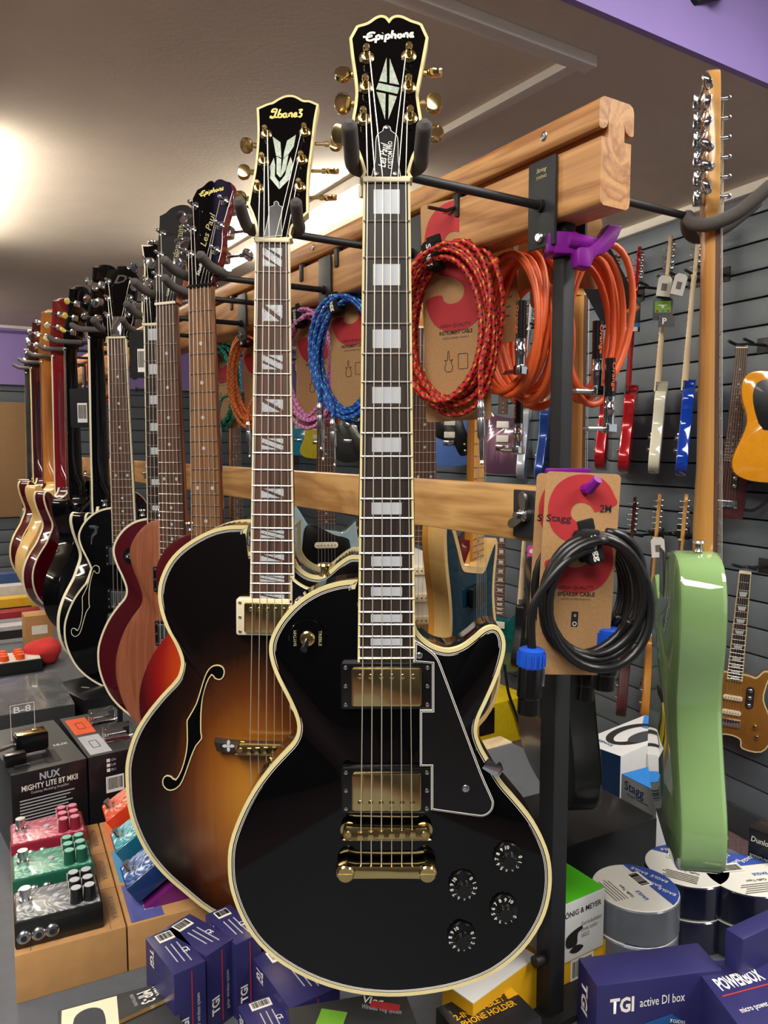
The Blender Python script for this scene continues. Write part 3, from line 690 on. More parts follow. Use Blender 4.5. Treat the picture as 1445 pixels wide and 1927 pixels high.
wb = MB().prism(smooth([(-.074, .006), (-.074, .006), (-.04, .003), (.04, .003), (.074, .006), (.074, .006), (.07, -.008), (.07, -.008), (.02, -.01), (-.02, -.01), (-.07, -.008), (-.07, -.008)], 3), -.004, AF(0, z)+.002, None, .001).build('bridge_base', m_ebony, ib, T(0, 0, z))
for s in (-1, 1):
    k = MB()
    for aa in (0, 90, 180, 270): k.prism(smooth([(0, 0), (.0045, .0022), (.008, 0), (.0045, -.0022)], 3), -.0045, -.003, T(s*.055, 0, 0) @ RY(aa))
    k.build('inlay', m_mop, wb)
tom(ib, 0, -.628, -.006, m_gold)
tp = MB().prism(smooth([(-.028, 0), (-.03, -.03), (-.022, -.06), (-.02, -.13), (.02, -.13), (.022, -.06), (.03, -.03), (.028, 0)], 3), -.004, -.001, None, .001).build('tailpiece', m_gold, ib, T(0, 0, -.785))
fh = [(505, 790), (498, 768), (478, 756), (452, 757), (426, 774), (405, 812), (385, 870), (360, 950), (322, 1018), (315, 1040), (318, 1130), (310, 1200), (290, 1270), (262, 1318), (240, 1304), (215, 1300), (197, 1318), (198, 1350), (220, 1372), (250, 1372), (285, 1347), (312, 1290), (340, 1210), (365, 1152), (393, 1117), (389, 1085), (388, 1000), (395, 920), (415, 850), (440, 806), (455, 822), (480, 829), (498, 815)]
fo = smooth(tr(M_IB, zoomed(fh, 230, 960, 2.604), .012), 2); fs_ = 1 if area(fo) > 0 else -1
m_void = mat('dark_void', '#050505', .95, spec=.05)
def fhole(parent, fo, fs_, AF, m=m_cream):
    inn = offset(fo, -.0013*fs_)
    dk = MB().rings([[(x, AF(x, z)-.0009, z) for x, z in inn], [(x, AF(x, z)+.006, z) for x, z in inn]], None, fs_).build('f_hole', m_void, parent)
    MB().rings([[(x, AF(x, z)+dy, z) for x, z in Q] for Q, dy in ((fo, .003), (fo, -.0014), (inn, -.0014), (inn, .003))], None, fs_, False, False).build('f_hole_binding', m, dk)
fhole(ib, fo, fs_, AF); fhole(ib, [(-x, z) for x, z in fo], -fs_, AF)
pgi = smooth(tr(M_IB, [(546, 1082), (546, 1082), (562, 1096), (584, 1107), (620, 1112), (620, 1112), (600, 1300), (590, 1340), (560, 1345), (545, 1330), (545, 1330), (545, 1200)], -.002), 3)
ps_ = 1 if area(pgi) > 0 else -1
p1 = MB().prism(pgi, -.002, .001).build('pickguard', m_cream, ib); MB().prism(offset(pgi, -.0022*ps_), -.0025, 0).build('pickguard_layer', m_wht, p1); MB().prism(offset(pgi, -.0030*ps_), -.003, 0).build('pickguard_plate', m_pbob, p1)
V1 = [[(500, 590), (590, 655), (600, 830), (540, 805)], [(765, 570), (740, 700), (680, 790), (622, 835), (630, 770), (665, 635)], [(545, 815), (600, 845), (595, 990), (585, 1055), (545, 1010)], [(680, 797), (650, 960), (605, 1035), (587, 1053), (597, 990), (622, 842)],
      [(515, 830), (530, 920), (525, 1040), (574, 1105), (574, 1185), (470, 1060), (478, 1000), (468, 930)], [(705, 820), (735, 910), (700, 1000), (702, 1060), (578, 1185), (579, 1105), (640, 1030), (665, 930)]]
for P in V1: MB().prism(tr(m_ibh, zoomed(P, 430, 160, 6.023)), -.001, 0).build('inlay', m_abal, ib, MH, False)
IBZ = [[(.45, .75), (.1, .7), (.25, 1.0), (.62, .98), (.5, .5), (.3, .05), (0, .05), (.02, .2), (.25, .1), (.9, .1)], [(1.0, 1.0), (.82, .5), (.8, .1), (1.1, .1), (1.15, .42), (.9, .42)], [(1.62, .5), (1.35, .45), (1.32, .12), (1.55, .1), (1.66, .5), (1.62, .12), (1.78, .12)],
       [(1.92, .5), (1.9, .1)], [(1.9, .35), (2.1, .55), (2.22, .42), (2.2, .12), (2.32, .12)], [(2.45, .3), (2.68, .38), (2.6, .55), (2.42, .35), (2.5, .1), (2.8, .18)], [(2.9, .85), (3.25, .9), (3.0, .55), (3.22, .4), (3.1, .08), (2.88, .12)]]
m_yel = mat('pale_gold_print', '#e8d878', .4)
hx, hz = tr(m_ibh, [(539, 217)])[0]; logo(IBZ, .039, MH @ T(hx, -.0012, hz), m_yel, ib, .0011, .04)
cov = smooth(tr(m_ibh, zoomed([(400, 1735), (400, 1735), (440, 1560), (465, 1410), (468, 1390), (515, 1372), (515, 1345), (540, 1325), (572, 1345), (575, 1372), (612, 1390), (612, 1410), (600, 1560), (615, 1715), (615, 1715)], 430, 160, 6.023)), 3)
tc = MB().prism(cov, -.0022, -.0006).build('truss_rod_cover', m_wpl, ib, MH); cs = 1 if area(cov) > 0 else -1
MB().prism(offset(cov, -.0006*cs), -.0025, -.001).build('cover_plate', m_pbob, tc)
hanger(M_IB, 'black padded hanger carrying the sunburst archtop guitar')
# ---- further single-cutaway guitars of the row share the traced outline
def rounded_head(w=.042, l=.175, kind='gib'):
    h = {'epi': None,
         'gib': [(.0215, 0), (.024, .012), (.034, .035), (.036, .07), (.036, .1), (.04, .15), (.043, .172), (.043, .172), (.03, .176), (.02, .183), (.01, .186), (0, .187)],
         'flare': [(.0215, 0), (.024, .012), (.03, .04), (.031, .08), (.033, .12), (.045, .17), (.045, .17), (.03, .168), (.012, .171), (0, .174)],
         'step': [(.0215, 0), (.024, .012), (.036, .04), (.036, .1), (.037, .15), (.037, .15), (.03, .155), (.03, .165), (.012, .165), (.01, .172), (0, .172)]}[kind]
    return h
def mirror_head(h): return smooth(h+[(-x, z) for x, z in h[::-1][1:]], 3)
EPI_HEAD = LP_HEAD
G33 = [(-.024, .055, -.058), (-.026, .095, -.06), (-.028, .135, -.062), (.028, .135, .062), (.026, .095, .06), (.024, .055, .058)]
def row_guitar(px, py, Y, yaw, roll, label, hlabel, kind='gib', hface=m_blk, hside=None, tm=m_chrome, bm=None, tul=False, text_=None, hang=True, name='electric_guitar', hbind=None, **k):
    M = T(*atY(px, py, Y)) @ RZ(yaw) @ RY(roll)
    hd = dict(out=EPI_HEAD if kind == 'epi' else mirror_head(rounded_head(kind=kind)), face=hface, side=hside or k.get('neckm'), posts=G33, tm=tm, bm=bm, tul=tul, tilt=14, bind=hbind)
    S = dict(out=LP_OUT, arch=.011, cen=(0, -.60), ytop=.016, zbr=-.628, ztail=-.664, ytail=-.006, head=hd, inl='dot'); S.update(k)
    g, AF, MH = guitar(name, label, M, S, 'guitars along the left of the rack', 2)
    humbucker(g, 0, -.488, .004, m_pbob, m_chrome); humbucker(g, 0, -.588, .004, m_pbob, m_chrome, poles='bottom')
    tom(g, 0, -.628, .001, m_chrome); stopbar(g, 0, -.666, .003, m_chrome)
    for x, z in ((.125, -.655), (.085, -.685), (.125, -.705), (.085, -.73)): tophat(g, x, z, AF(x, z), nums=False)
    sx, sz = -.073, -.455; y = AF(sx, sz)
    if k.get('switch', True):
        sw = MB().lathe([(.0165, 0), (.0165, .0015)], 24).build('switch_plate', m_pbob, g, T(sx, y-.0004, sz))
        MB().lathe([(.0065, 0), (.0065, .003), (.003, .004), (.0035, .014), (.002, .016)], 14).build('switch_tip', m_chrome, sw, T(0, -.001, 0))
    x, z = -.062, -.372
    MB().lathe([(.006, 0), (.004, .005), (.0045, .009), (.008, .011), (.007, .013)], 14).build('strap_button', m_chrome, g, T(x, .04, z-.004) @ MX.Rotation(-pi/2, 4, 'X'))
    if hang: hanger(M, hlabel)
    return g, AF, MH, M
m_cherry = mat('cherry_lacquer', '#5d0a12', .08, 0, 1, var=.15, nscale=8)
m_chb = burst('cherry_sunburst', [(0, '#e07a1a'), (.4, '#d24b12'), (.75, '#8e1410'), (1, '#4d0a10')], (.0, -.62), (.16, .22))
m_walnut = wood('matt_brown_mahogany', '#96573a', '#7c4229', 2, 1, .5, .05, 30, 1.2)
m_wine = mat('wine_lacquer', '#4a0612', .06, 0, 1, var=.15, nscale=8)
m_wneck = mat('wine_neck', '#3d0a14', .12, 0, .8)
g, AF, MH, M = row_guitar(375, 540, 1.19, -24, -.6, 'cherry sunburst electric guitar with brown dotted fretboard beside the archtop', 'padded hanger carrying the cherry sunburst guitar', 'epi', tm=m_chrome, top=m_chb, side=m_cherry, fbm=m_brownfb, neckm=m_cherry, nutm=m_pbob, inm=m_mop)
logo(EPI, .046, MH @ T(0, -.0012, .155), m_yel, g, .0010, .09)
text('Les Paul', .055, .012, MH @ T(.003, -.0012, .092) @ RY(-78), m_goldprint, g, .004, .4); text('Studio', .024, .007, MH @ T(-.003, -.0012, .03) @ RY(-78), m_wht, g, .012, .3)
g, AF, MH, M = row_guitar(311, 573, 1.37, -25, -.4, 'matt brown electric guitar with reddish dotted fretboard behind the cherry sunburst one', 'padded hanger carrying the matt brown guitar', 'gib', top=m_walnut, fbm=m_rose, neckm=m_walnut, hface=m_satinblk, switch=False, nutm=m_ivory)
text('Gordon Smith', .085, .011, MH @ T(.008, -.0012, .105) @ RY(-85), m_goldprint, g, .006, .3); text('GYPSY', .028, .005, MH @ T(.004, -.0012, .028) @ RY(-85), m_wht, g, .008)
g, AF, MH, M = row_guitar(289, 612, 1.52, -14, -.3, 'dark wine red guitar with cream binding and pearl block inlays', 'padded hanger carrying the wine red bound guitar', 'flare', top=m_wine, bind=m_ivory, bw=.004, fbm=m_ebony, neckm=m_wneck, inl='block', hbind=m_ivory, fbind=m_ivory)
text('GT', .03, .012, MH @ T(.012, -.0012, .145), m_wht, g, .015); text('II', .01, .008, MH @ T(.012, -.0012, .13), m_goldprint, g, .01)
g, AF, MH, M = row_guitar(219, 637, 1.74, -6, -.5, 'black semi-hollow guitar with f-hole and chrome letter badge', 'padded hanger carrying the black f-hole guitar', 'step', top=m_blk, bind=m_ivory, bw=.004, backbind=True, fbm=m_rose, neckm=m_blk, fbind=m_ivory, switch=False)
text('D', .03, .02, MH @ T(.0, -.0014, .14), m_chrome, g, .02, .3)
MB().box((0, -.003, .028), (.022, .004, .045), bev=.0015).build('truss_rod_cover', m_chrome, g, MH)
fo2 = [(x*.95-.005, z+.015) for x, z in fo]; fhole(g, fo2, fs_, AF, m_ivory)
dl = smooth([(-.012, .02), (.004, .02), (.009, .012), (.004, 0), (-.003, -.006), (-.007, -.022), (-.010, -.022), (-.008, -.004), (-.002, .004), (.001, .012), (-.009, .014)], 3)
MB().prism(dl, -.002, 0, None, .0006).build('badge', m_chrome, g, T(-.075, AF(-.075, -.44), -.44))
# ---- far end of the row: turned to show necks and backs
m_natneck = wood('amber_neck', '#c07a35', '#9c5a20', 2, 1, .2, .6, 10, 1)
m_natural = wood('natural_cream_body', '#e6c07e', '#d8ab62', 2, 1, .15, .8, 8, .8)
m_grey = mat('charcoal_lacquer', '#2a2a2b', .25, 0, .6)
far = [
 (177, 640, 1.96, -112, m_blk, m_blk, m_blk, m_ivory, 'glossy black guitar turned away, cream edged black neck next to the f-hole guitar', m_chrome, None, False, m_ebony),
 (129, 660, 2.26, -105, m_blk, m_blk, m_blk, None, 'black guitar turned away with yellow tuner buttons', m_chrome, mat('yellow_pearl', '#e8cf62', .3), True, m_rose),
 (107, 672, 2.50, -118, m_natural, m_wine, mat('red_lacquer_neck', '#7c0d1c', .08, 0, 1), m_ivory, 'red backed guitar turned away, its red neck edged in cream', m_chrome, mat('cream_pearl', '#eee3b4', .3), True, m_rose),
 (84, 683, 2.74, -115, m_natural, m_natural, m_natneck, None, 'natural cream bodied guitar turned away with amber neck', m_chrome, None, False, m_rose),
 (64, 694, 2.98, -110, m_wine, m_wine, m_wneck, m_cream, 'wine coloured guitar turned away, bound front and back in cream', m_chrome, None, False, m_rose),
 (52, 704, 3.18, -100, m_grey, m_grey, m_grey, None, 'charcoal guitar hanging last in the row by the notice board', m_steel, None, False, m_ebony)]
for px, py, Y, yaw, tp_, sd, nk, bd_, lab, tm, bm, tul, fbm in far:
    g, AF, MH, M = row_guitar(px, py, Y, yaw, 0, lab, 'padded hanger carrying the '+lab.replace(' turned away', '').split(',')[0], 'gib', top=tp_, side=sd, neckm=nk, fbm=fbm, bind=bd_, fbind=bd_, backbind=bool(bd_), bw=.005, tm=tm, bm=bm, tul=tul, hface=nk, bh=.008)
# ================================================================ cables on their cards, hooks
m_kraft = mat('kraft_card', '#b58b5c', .85, var=.08, nscale=300)
m_sred = mat('card_red_print', '#b52a2f', .7, var=.05)
m_ink = mat('black_print', '#1d1a1a', .6)
m_greyink = mat('grey_print', '#6d665e', .6)
m_velcro = mat('velcro_black', '#101011', .95, bump=.6, bscale=1500)
def rrect(w, h, r, n=4):
    p = []
    for cx, cz, a0 in ((w/2-r, h/2-r, 0), (-w/2+r, h/2-r, 90), (-w/2+r, -h/2+r, 180), (w/2-r, -h/2+r, 270)):
        p += [(cx+r*cos(R(a0+90*i/n)), cz+r*sin(R(a0+90*i/n))) for i in range(n+1)]
    return p
def wander(t, seed):
    return sin(t*.83+seed)*.5+sin(t*1.37+seed*2.1)*.3+sin(t*2.11+seed*.7)*.2
def coil(parent, cx, cz, rx, rz, n, r, m, spread=.012, jit=.16, y=0, seed=0, seg=30, name='cable_coil', tails=((-1, .1), (1, .12)), sides=8):
    P = []
    N = int(n*seg)
    for i in range(N+1):
        t = 2*pi*i/seg; k = i/N
        f = 1+jit*wander(t*.31, seed)*.6-jit*.25*sin(t+seed*.3)*wander(t*.17, seed+4)
        P.append((cx+rx*f*sin(t+.25*wander(t*.2, seed)), y-spread*.5*wander(t*.43, seed+2)-spread*.9*(k-.5), cz+rz*f*cos(t)-rz*jit*.4*wander(t*.23, seed+1)))
    o = MB().tube(P, r, sides).build(name, m, parent, ang=180)
    return o, P
def plug(parent, M, m=None, L=.05, jack=True, rr=.0055, boot=None):
    """straight plug pointing down (-z)"""
    m = m or m_steel
    prof = [(.0032, 0), (rr*.8, .001), (rr*.8, .006), (rr, .008), (rr, .012), (rr*.85, .013), (rr*.85, .016), (rr, .017), (rr, .022), (rr*.85, .023), (rr, .026), (rr, L-.004), (rr*.7, L)]
    q = MX.Rotation(R(-90), 4, 'X') @ RX(0)
    b = MB().lathe([(a, h) for a, h in prof], 14, MX.Rotation(pi/2, 4, 'X'))
    o = b.build('plug', m, parent, M)
    if jack: MB().lathe([(.0031, L), (.0031, L+.024), (.0022, L+.026), (.003, L+.029), (.0008, L+.032)], 12, MX.Rotation(pi/2, 4, 'X')).build('jack_tip', m_chrome, o)
    return o
def strap(parent, x, z, w, h, label='Stagg', M=None):
    """hook-and-loop strap round the top of the coil"""
    b = MB().prism(smooth([(-w/2, h*.4), (-w/2, h*.4), (-w*.2, h*.55), (w/2, h*.45), (w/2, h*.45), (w*.45, -h*.4), (w*.2, -h*.5), (-w*.4, -h*.45)], 4), -.016, .008, None, .004, .003)
    b.box((w*.1, .002, h*.62), (w*.9, .006, h*.35), bev=.002)
    o = b.build('strap', m_velcro, parent, T(x, 0, z))
    text(label, h*.8, w*.42, T(0, -.0165, -h*.02) @ RY(90), m_wht, o, .02)
    return o
S_PTS = [(.97, .855), (.93, .905), (.84, .955), (.70, .99), (.50, 1.0), (.30, .985), (.15, .945), (.07, .89), (.04, .83), (.06, .77), (.13, .715), (.27, .675), (.45, .655), (.58, .63), (.64, .60), (.63, .565), (.55, .54), (.42, .535), (.33, .55), (.28, .58), (.05, .565), (.08, .50), (.18, .445), (.33, .415), (.52, .405), (.72, .42), (.87, .46), (.96, .52), (.98, .585), (.94, .65), (.84, .70), (.68, .735), (.50, .755), (.40, .775), (.355, .80), (.36, .83), (.42, .855), (.52, .86), (.62, .845), (.68, .815), (.68, .815)]
def card(parent, w, h, kind, full=True, hole=True):
    c = MB().prism(rrect(w, h, .005), 0, .0012).build('card', m_kraft, parent, T(0, .006, -h/2))
    MB().prism(smooth([((u-.5)*w*.98, (v-.5)*h*.985) for u, v in S_PTS], 4), -.0004, 0).build('emblem', m_sred, c, None, False)
    text('Stagg', w*.33, w*.12, T(-w*.3, -.0006, h*.27), m_ink, c, .012)
    text('2M' if kind == 'SPEAKER CABLE' else '6M', w*.15, w*.1, T(w*.32, -.0006, h*.33), m_ink, c, .015)
    text('HIGH QUALITY', w*.46, w*.055, T(0, -.0006, -h*.065), m_ink, c, .015); text(kind, w*.5, w*.055, T(0, -.0006, -h*.095), m_ink, c, .015)
    text('LIMITED LIFETIME WARRANTY', w*.4, w*.022, T(0, -.0006, -h*.12), m_greyink, c, .01)
    if kind == 'SPEAKER CABLE':
        MB().prism(rrect(w*.09, h*.075, .001), -.0006, 0).build('speaker_icon', m_ink, c, T(0, 0, -h*.22))
        k = MB()
        for r_, zz in ((w*.03, -.005), (w*.016, .004)): k.rings([[(q*cos(2*pi*i/20), -.0008, zz+q*sin(2*pi*i/20)) for i in range(20)] for q in (r_, r_*.65)], None, 1, False, False)
        k.build('speaker_icon_ring', m_wht, c, T(0, 0, -h*.22))
    else:
        gi = smooth([(-.004, -.012), (.004, -.012), (.006, -.006), (.004, -.001), (.006, .004), (.002, .003), (.001, .014), (-.001, .014), (-.002, .003), (-.006, .004), (-.004, -.001), (-.006, -.006)], 3)
        ringbind(gi, -.0006, 0, .0006, 0).build('guitar_icon', m_ink, c, T(-w*.12, 0, -h*.23)); ringbind(rrect(.014, .02, .002), -.0006, 0, .0005, 0).build('amp_icon', m_ink, c, T(w*.1, 0, -h*.23))
    if hole:
        MB().prism(smooth([(-.011, .001), (-.006, .004), (0, .0065), (.006, .004), (.011, .001), (.004, -.001), (0, -.004), (-.004, -.001)], 3), -.0004, .0016).build('hang_hole', m_slatgap, c, T(-.004, 0, h*.44))
    return c
def card_cable(px, py, Y, yaw, roll, w, h, rx, rz, zc, n, m, label, seed, r=.0036, strapx=-.02, plugs=((-.05, -.2), (.04, -.2))):
    """px, py: top middle of the card"""
    M = T(*atY(px, py, Y)) @ RZ(yaw) @ RY(roll)
    t = thing('cable', label, 'cable', M=M, group='braided cables hanging on cards along the rack')
    card(t, w, h, 'INSTRUMENT CABLE')
    o, P = coil(t, 0, zc, rx, rz, n, r, m, .03, .2, -.014, seed)
    k = strap(t, strapx, zc+rz*.93, .022, .035); k.matrix_basis = k.matrix_basis @ T(0, -.01, 0) @ RY(-10)
    for i, (x, z) in enumerate(plugs):
        # a short tail of cable runs down to each plug
        sg = 1 if x > -.005 else -1; tail = smooth([(sg*rx*.96, -.012, zc+.03), (sg*rx*.93, -.024, zc-.02), (x+(sg*rx*.9-x)*.35, -.034, z+.045), (x, -.034, z+.015), (x, -.034, z)], 6, False)
        MB().tube(tail, r, 8).build('cable_tail', m, t, ang=180); plug(t, T(x, -.034, z))
    # peg that carries it
    b = MR.inverted() @ (M @ V((0, 0, -.018)))
    pg = thing('display_peg', 'thin black peg holding the '+label.split(' cable')[0]+' cable', 'peg', group='display pegs in the beam'); a = MR @ V((-.02, b.y, ZB+.06)); e_ = M @ V((-.004, -.006, -h*.06))
    pg.location = a; d = e_-a
    up = e_+(e_-a).normalized()*.03+V((0, 0, .012))
    MB().tube([(0, 0, 0), tuple(d), tuple(up-a)], .0023, 8).build('rod', m_black, pg); MB().box((0, 0, 0), (.012, .012, .03), MX.Rotation(RA, 4, 'Z'), bev=.002).build('clip', m_black, pg)
    return t
m_br = braid('red_braid', '#c4201c', '#1c0a0a', '#e8a02c', 110)
m_bp = braid('pink_braid', '#e088b6', '#4a4a8a', '#f0b6d2', 110)
m_bb = braid('blue_braid', '#1d55b8', '#0d1f5a', '#5fd0c8', 110)
m_bo = braid('orange_braid', '#ea6a22', '#2c6a44', '#f4a052', 110)
m_bg = braid('green_braid', '#0e6a55', '#08352c', '#57c8a8', 110)
card_cable(848, 372, 1.02, -30, -2, .094, .285, .060, .098, -.165, 11, m_br, 'red braided cable coil with black and yellow flecks on a kraft card', 1.0, plugs=((-.058, -.25), (.05, -.262)))
card_cable(655, 455, 1.31, -30, -2, .094, .285, .062, .096, -.190, 9, m_bb, 'blue braided cable coil on a kraft card', 2.3, plugs=((-.045, -.262), (-.02, -.29)))
card_cable(585, 505, 1.42, -34, -2, .094, .285, .060, .098, -.178, 9, m_bp, 'pink braided cable coil on a kraft card', 3.1, plugs=((.04, -.265),))
card_cable(478, 560, 1.73, -34, -2, .094, .285, .060, .098, -.18, 8, m_bo, 'orange braided cable coil seen left of the archtop neck', 4.4, plugs=((-.0, -.27),))
card_cable(412, 590, 1.95, -34, -2, .094, .285, .060, .098, -.18, 8, m_bg, 'green braided cable coil beside the brown fretboard', 5.2, plugs=((-.03, -.25), (.02, -.26)))
card_cable(196, 610, 2.9, -34, -2, .094, .285, .060, .098, -.18, 6, mat('red_cable', '#a51522', .5), 'plain red cable coil far along the rack', 6.0, plugs=((0, -.26),))
# ---- plain orange cables with angled plugs
m_or = mat('orange_jacket', '#e0602c', .42, var=.04)
def angled_plug(parent, M, lab='Orange', flip=-1):
    s = MB().cyl((0, 0, 0), (0, 0, -.045), .0062, 12).build('cable_sleeve', m_pbob, parent, M)
    text(lab, .034, .006, T(0, -.0066, -.022) @ RY(90), m_or, s, .01)
    p = MB().lathe([(.0068, .045), (.0068, .056), (.0074, .057), (.0074, .061), (.0068, .062), (.0068, .078)], 14, MX.Rotation(pi/2, 4, 'X')).box((0, 0, -.082), (.015, .013, .012), bev=.002).build('angled_plug', m_chrome, s)
    MB().cyl((flip*.007, 0, -.083), (flip*.03, 0, -.083), .003, 12).cyl((flip*.03, 0, -.083), (flip*.037, 0, -.083), .0032, 12, .001).build('jack_tip', m_steel, p)
def orange_cable(px, py, Y, yaw, rx, rz, n, label, seed, plugs):
    M = T(*atY(px, py, Y)) @ RZ(yaw)
    t = thing('cable', label, 'cable', M=M, group='plain orange cables by the post')
    coil(t, 0, 0, rx, rz, n, .0042, m_or, .04, .16, 0, seed)
    c = MB().prism(rrect(.075, .09, .008), 0, .0012).build('card', m_kraft, t, T(0, .03, rz+.01)); ringbind(smooth([(-.012, -.012), (0, -.018), (.014, -.006), (.012, .012), (0, .018), (-.012, .008)], 3), -.0005, 0, .0012, 0).build('emblem', m_ink, c)
    for x, y, z, fl in plugs: angled_plug(t, T(x, y, z), flip=fl)
    return t, M
orange_cable(972, 612, 1.0, -62, .058, .086, 10, 'plain orange cable coil hanging between the red braided coil and the post', 2.2, ((.048, -.03, .02, -1),))
orange_cable(1000, 640, 1.12, -58, .060, .088, 9, 'plain orange cable coil half hidden behind the black post', 3.9, ((.02, -.04, -.075, -1),))
orange_cable(1108, 612, .965, 20, .040, .086, 9, 'plain orange cable coil hanging right of the post', 5.7, ((-.008, -.03, -.0, -1), (.0, -.045, -.045, -1)))
kc = thing('cable_back_card', 'kraft card with printed text hanging behind the red braided coil', 'card', M=T(*atY(925, 560, 1.06)) @ RZ(-38) @ RY(-8))
c = MB().prism(rrect(.08, .13, .004), 0, .0012).build('card', m_kraft, kc)
for i in range(6): MB().box((.005, -.0004, .03-.012*i), (.05-.006*(i % 3), .0006, .002)).build('print_line', m_greyink, c, None, False)
bc = thing('black_display_card', 'black card hanging askew behind the right orange cable', 'card', M=T(*atY(1142, 540, 1.1)) @ RZ(15) @ RY(-33))
MB().prism(rrect(.065, .085, .003), 0, .0015).build('card', m_pbob, bc)
# ---- purple printed hooks on the post
PY = .027
hk = thing('printed_hook', 'purple plastic cradle hook clipped high on the black post', 'hook', MR @ V((0, PY, 1.844)), 0, 'purple printed hooks')
hk.rotation_euler = (0, 0, R(10))
MB().box((-.006, -.004, 0), (.028, .032, .024), bev=.002).build('clip', m_print, hk); MB().box((-.02, -.012, 0), (.012, .012, .02), bev=.001).build('clip_ear', m_print, hk)
MB().cyl((-.002, -.018, .003), (.034, -.022, -.003), .0085, 18).build('arm', m_print, hk)
cr = smooth([(.052, .016), (.052, .016), (.044, -.002), (.033, -.013), (.021, -.018), (.016, -.03), (.016, -.03), (.002, -.028), (.002, -.028), (.001, -.010), (.014, -.008), (.026, .002), (.036, .017), (.036, .017)], 4)
MB().prism(cr, -.036, -.016, None, .001, .001).build('cradle', m_print, hk)
# ---- speaker cable cards on the lower hook
hk2 = thing('printed_hook', 'purple plastic hook holding the black speaker cable cards', 'hook', MR @ V((0, PY, 1.592)), 0, 'purple printed hooks')
MB().box((0, -.002, -.008), (.03, .034, .014), bev=.002).build('clip', m_print, hk2)
Ck = atY(1108, 912, .80)-hk2.location
MB().tube([(0, -.015, -.006), (Ck.x-.004, Ck.y+.02, Ck.z-.006), (Ck.x, Ck.y-.004, Ck.z-.004), (Ck.x+.006, Ck.y-.012, Ck.z+.006)], [.007, .007, .006, .005], 10).build('tongue', m_print, hk2)
MB().box((.004, -.02, .0), (.05, .008, .006), bev=.001).build('bar', m_print, hk2)
m_cblk = mat('black_cable_jacket', '#141415', .35, var=.1)
m_sblue = mat('blue_connector', '#1c54c4', .35, var=.05)
def speakon(parent, M):
    prof = [(.010, 0), (.0135, .002), (.0135, .018), (.0125, .020)]
    o = MB().lathe(prof, 12, MX.Rotation(pi/2, 4, 'X')).build('connector_collar', m_sblue, parent, M)
    for i in range(16):
        a = 2*pi*i/16
        MB().box((.0137*cos(a), .0137*sin(a), -.0115), (.0018, .0018, .013)).build('collar_rib', m_sblue, o, None, False)
    MB().lathe([(.012, .02), (.0125, .022), (.0125, .05), (.011, .052), (.011, .068)], 16, MX.Rotation(pi/2, 4, 'X')).build('connector_shell', m_pbob, o)
    MB().box((.0128, 0, -.03), (.003, .008, .018), bev=.001).build('latch', m_steel, o)
def speaker_cable(px, py, Y, yaw, roll, label, seed, ends):
    M = T(*atY(px, py, Y)) @ RZ(yaw) @ RY(roll)
    t = thing('cable', label, 'cable', M=M, group='black speaker cables on the post')
    card(t, .081, .216, 'SPEAKER CABLE', hole=False)
    coil(t, .012, -.128, .052, .064, 5, .0046, m_cblk, .03, .14, -.018, seed, 36)
    k = strap(t, .002, -.074, .019, .034); k.matrix_basis = T(0, -.016, 0) @ k.matrix_basis @ RY(-16)
    for x, z, on in ends:
        tail = smooth([(.0, -.03, -.075), (-.03, -.036, -.09), (x-.002, -.034, (z-.09)/2), (x, -.03, z)], 6, False) if x < 0 else smooth([(.05, -.02, -.15), (.045, 0, -.18), (x, .012, z)], 5, False)
        MB().tube(tail, .0046, 8).build('cable_tail', m_cblk, t, ang=180); speakon(t, T(x, -.03 if x < 0 else .012, z))
    return t
speaker_cable(1103, 890, .80, 6, 2.6, 'coiled black speaker cable on the front kraft card with blue connector', 1.3, ((-.056, -.178, 1), (.04, -.165, 1)))
speaker_cable(1082, 893, .835, 6, 2.2, 'second coiled black speaker cable, its card mostly hidden behind the front one', 2.9, ((.03, -.185, 1),))
# ================================================================ guitars on the right of the rack
TELE = smooth([(-.03, -.43), (-.03, -.412), (-.03, -.412), (-.08, -.405), (-.122, -.418), (-.14, -.455), (-.136, -.51), (-.12, -.56), (-.116, -.60), (-.13, -.65), (-.153, -.71), (-.158, -.75), (-.143, -.785), (-.09, -.808), (0, -.813), (.09, -.808), (.143, -.785), (.158, -.75), (.153, -.71), (.13, -.65), (.116, -.60), (.119, -.55), (.126, -.51), (.12, -.478), (.10, -.464), (.08, -.472), (.06, -.49), (.042, -.486), (.031, -.46), (.031, -.46)], 3)
STRAT = smooth([(-.028, -.47), (-.05, -.462), (-.07, -.43), (-.10, -.385), (-.125, -.37), (-.143, -.39), (-.138, -.45), (-.12, -.52), (-.115, -.575), (-.133, -.645), (-.158, -.71), (-.155, -.755), (-.11, -.792), (0, -.805), (.11, -.792), (.158, -.75), (.158, -.70), (.135, -.62), (.118, -.56), (.12, -.51), (.133, -.462), (.13, -.438), (.112, -.434), (.08, -.46), (.055, -.482), (.028, -.48)], 3)
INL_HEAD = smooth([(-.0215, 0), (-.0215, 0), (-.023, .015), (-.031, .028), (-.034, .05), (-.031, .17), (-.02, .192), (.0, .196), (.018, .188), (.026, .172), (.024, .158), (.016, .14), (.018, .06), (.0215, .02), (.0215, 0), (.0215, 0)], 3)
INL_POSTS = [(-.012+.0015*i, .04+.0245*i, -.052) for i in range(6)]
def inline_head(side, face=None, tm=None): return dict(out=INL_HEAD, side=side, face=face, posts=INL_POSTS, tm=tm or m_chrome, tilt=0)
m_sage = mat('sage_green_lacquer', '#86a96c', .06, 0, 1, var=.03, nscale=5)
M_TE = T(*atY(1350, 436, 1.02)) @ RY(-1.4) @ RZ(78)
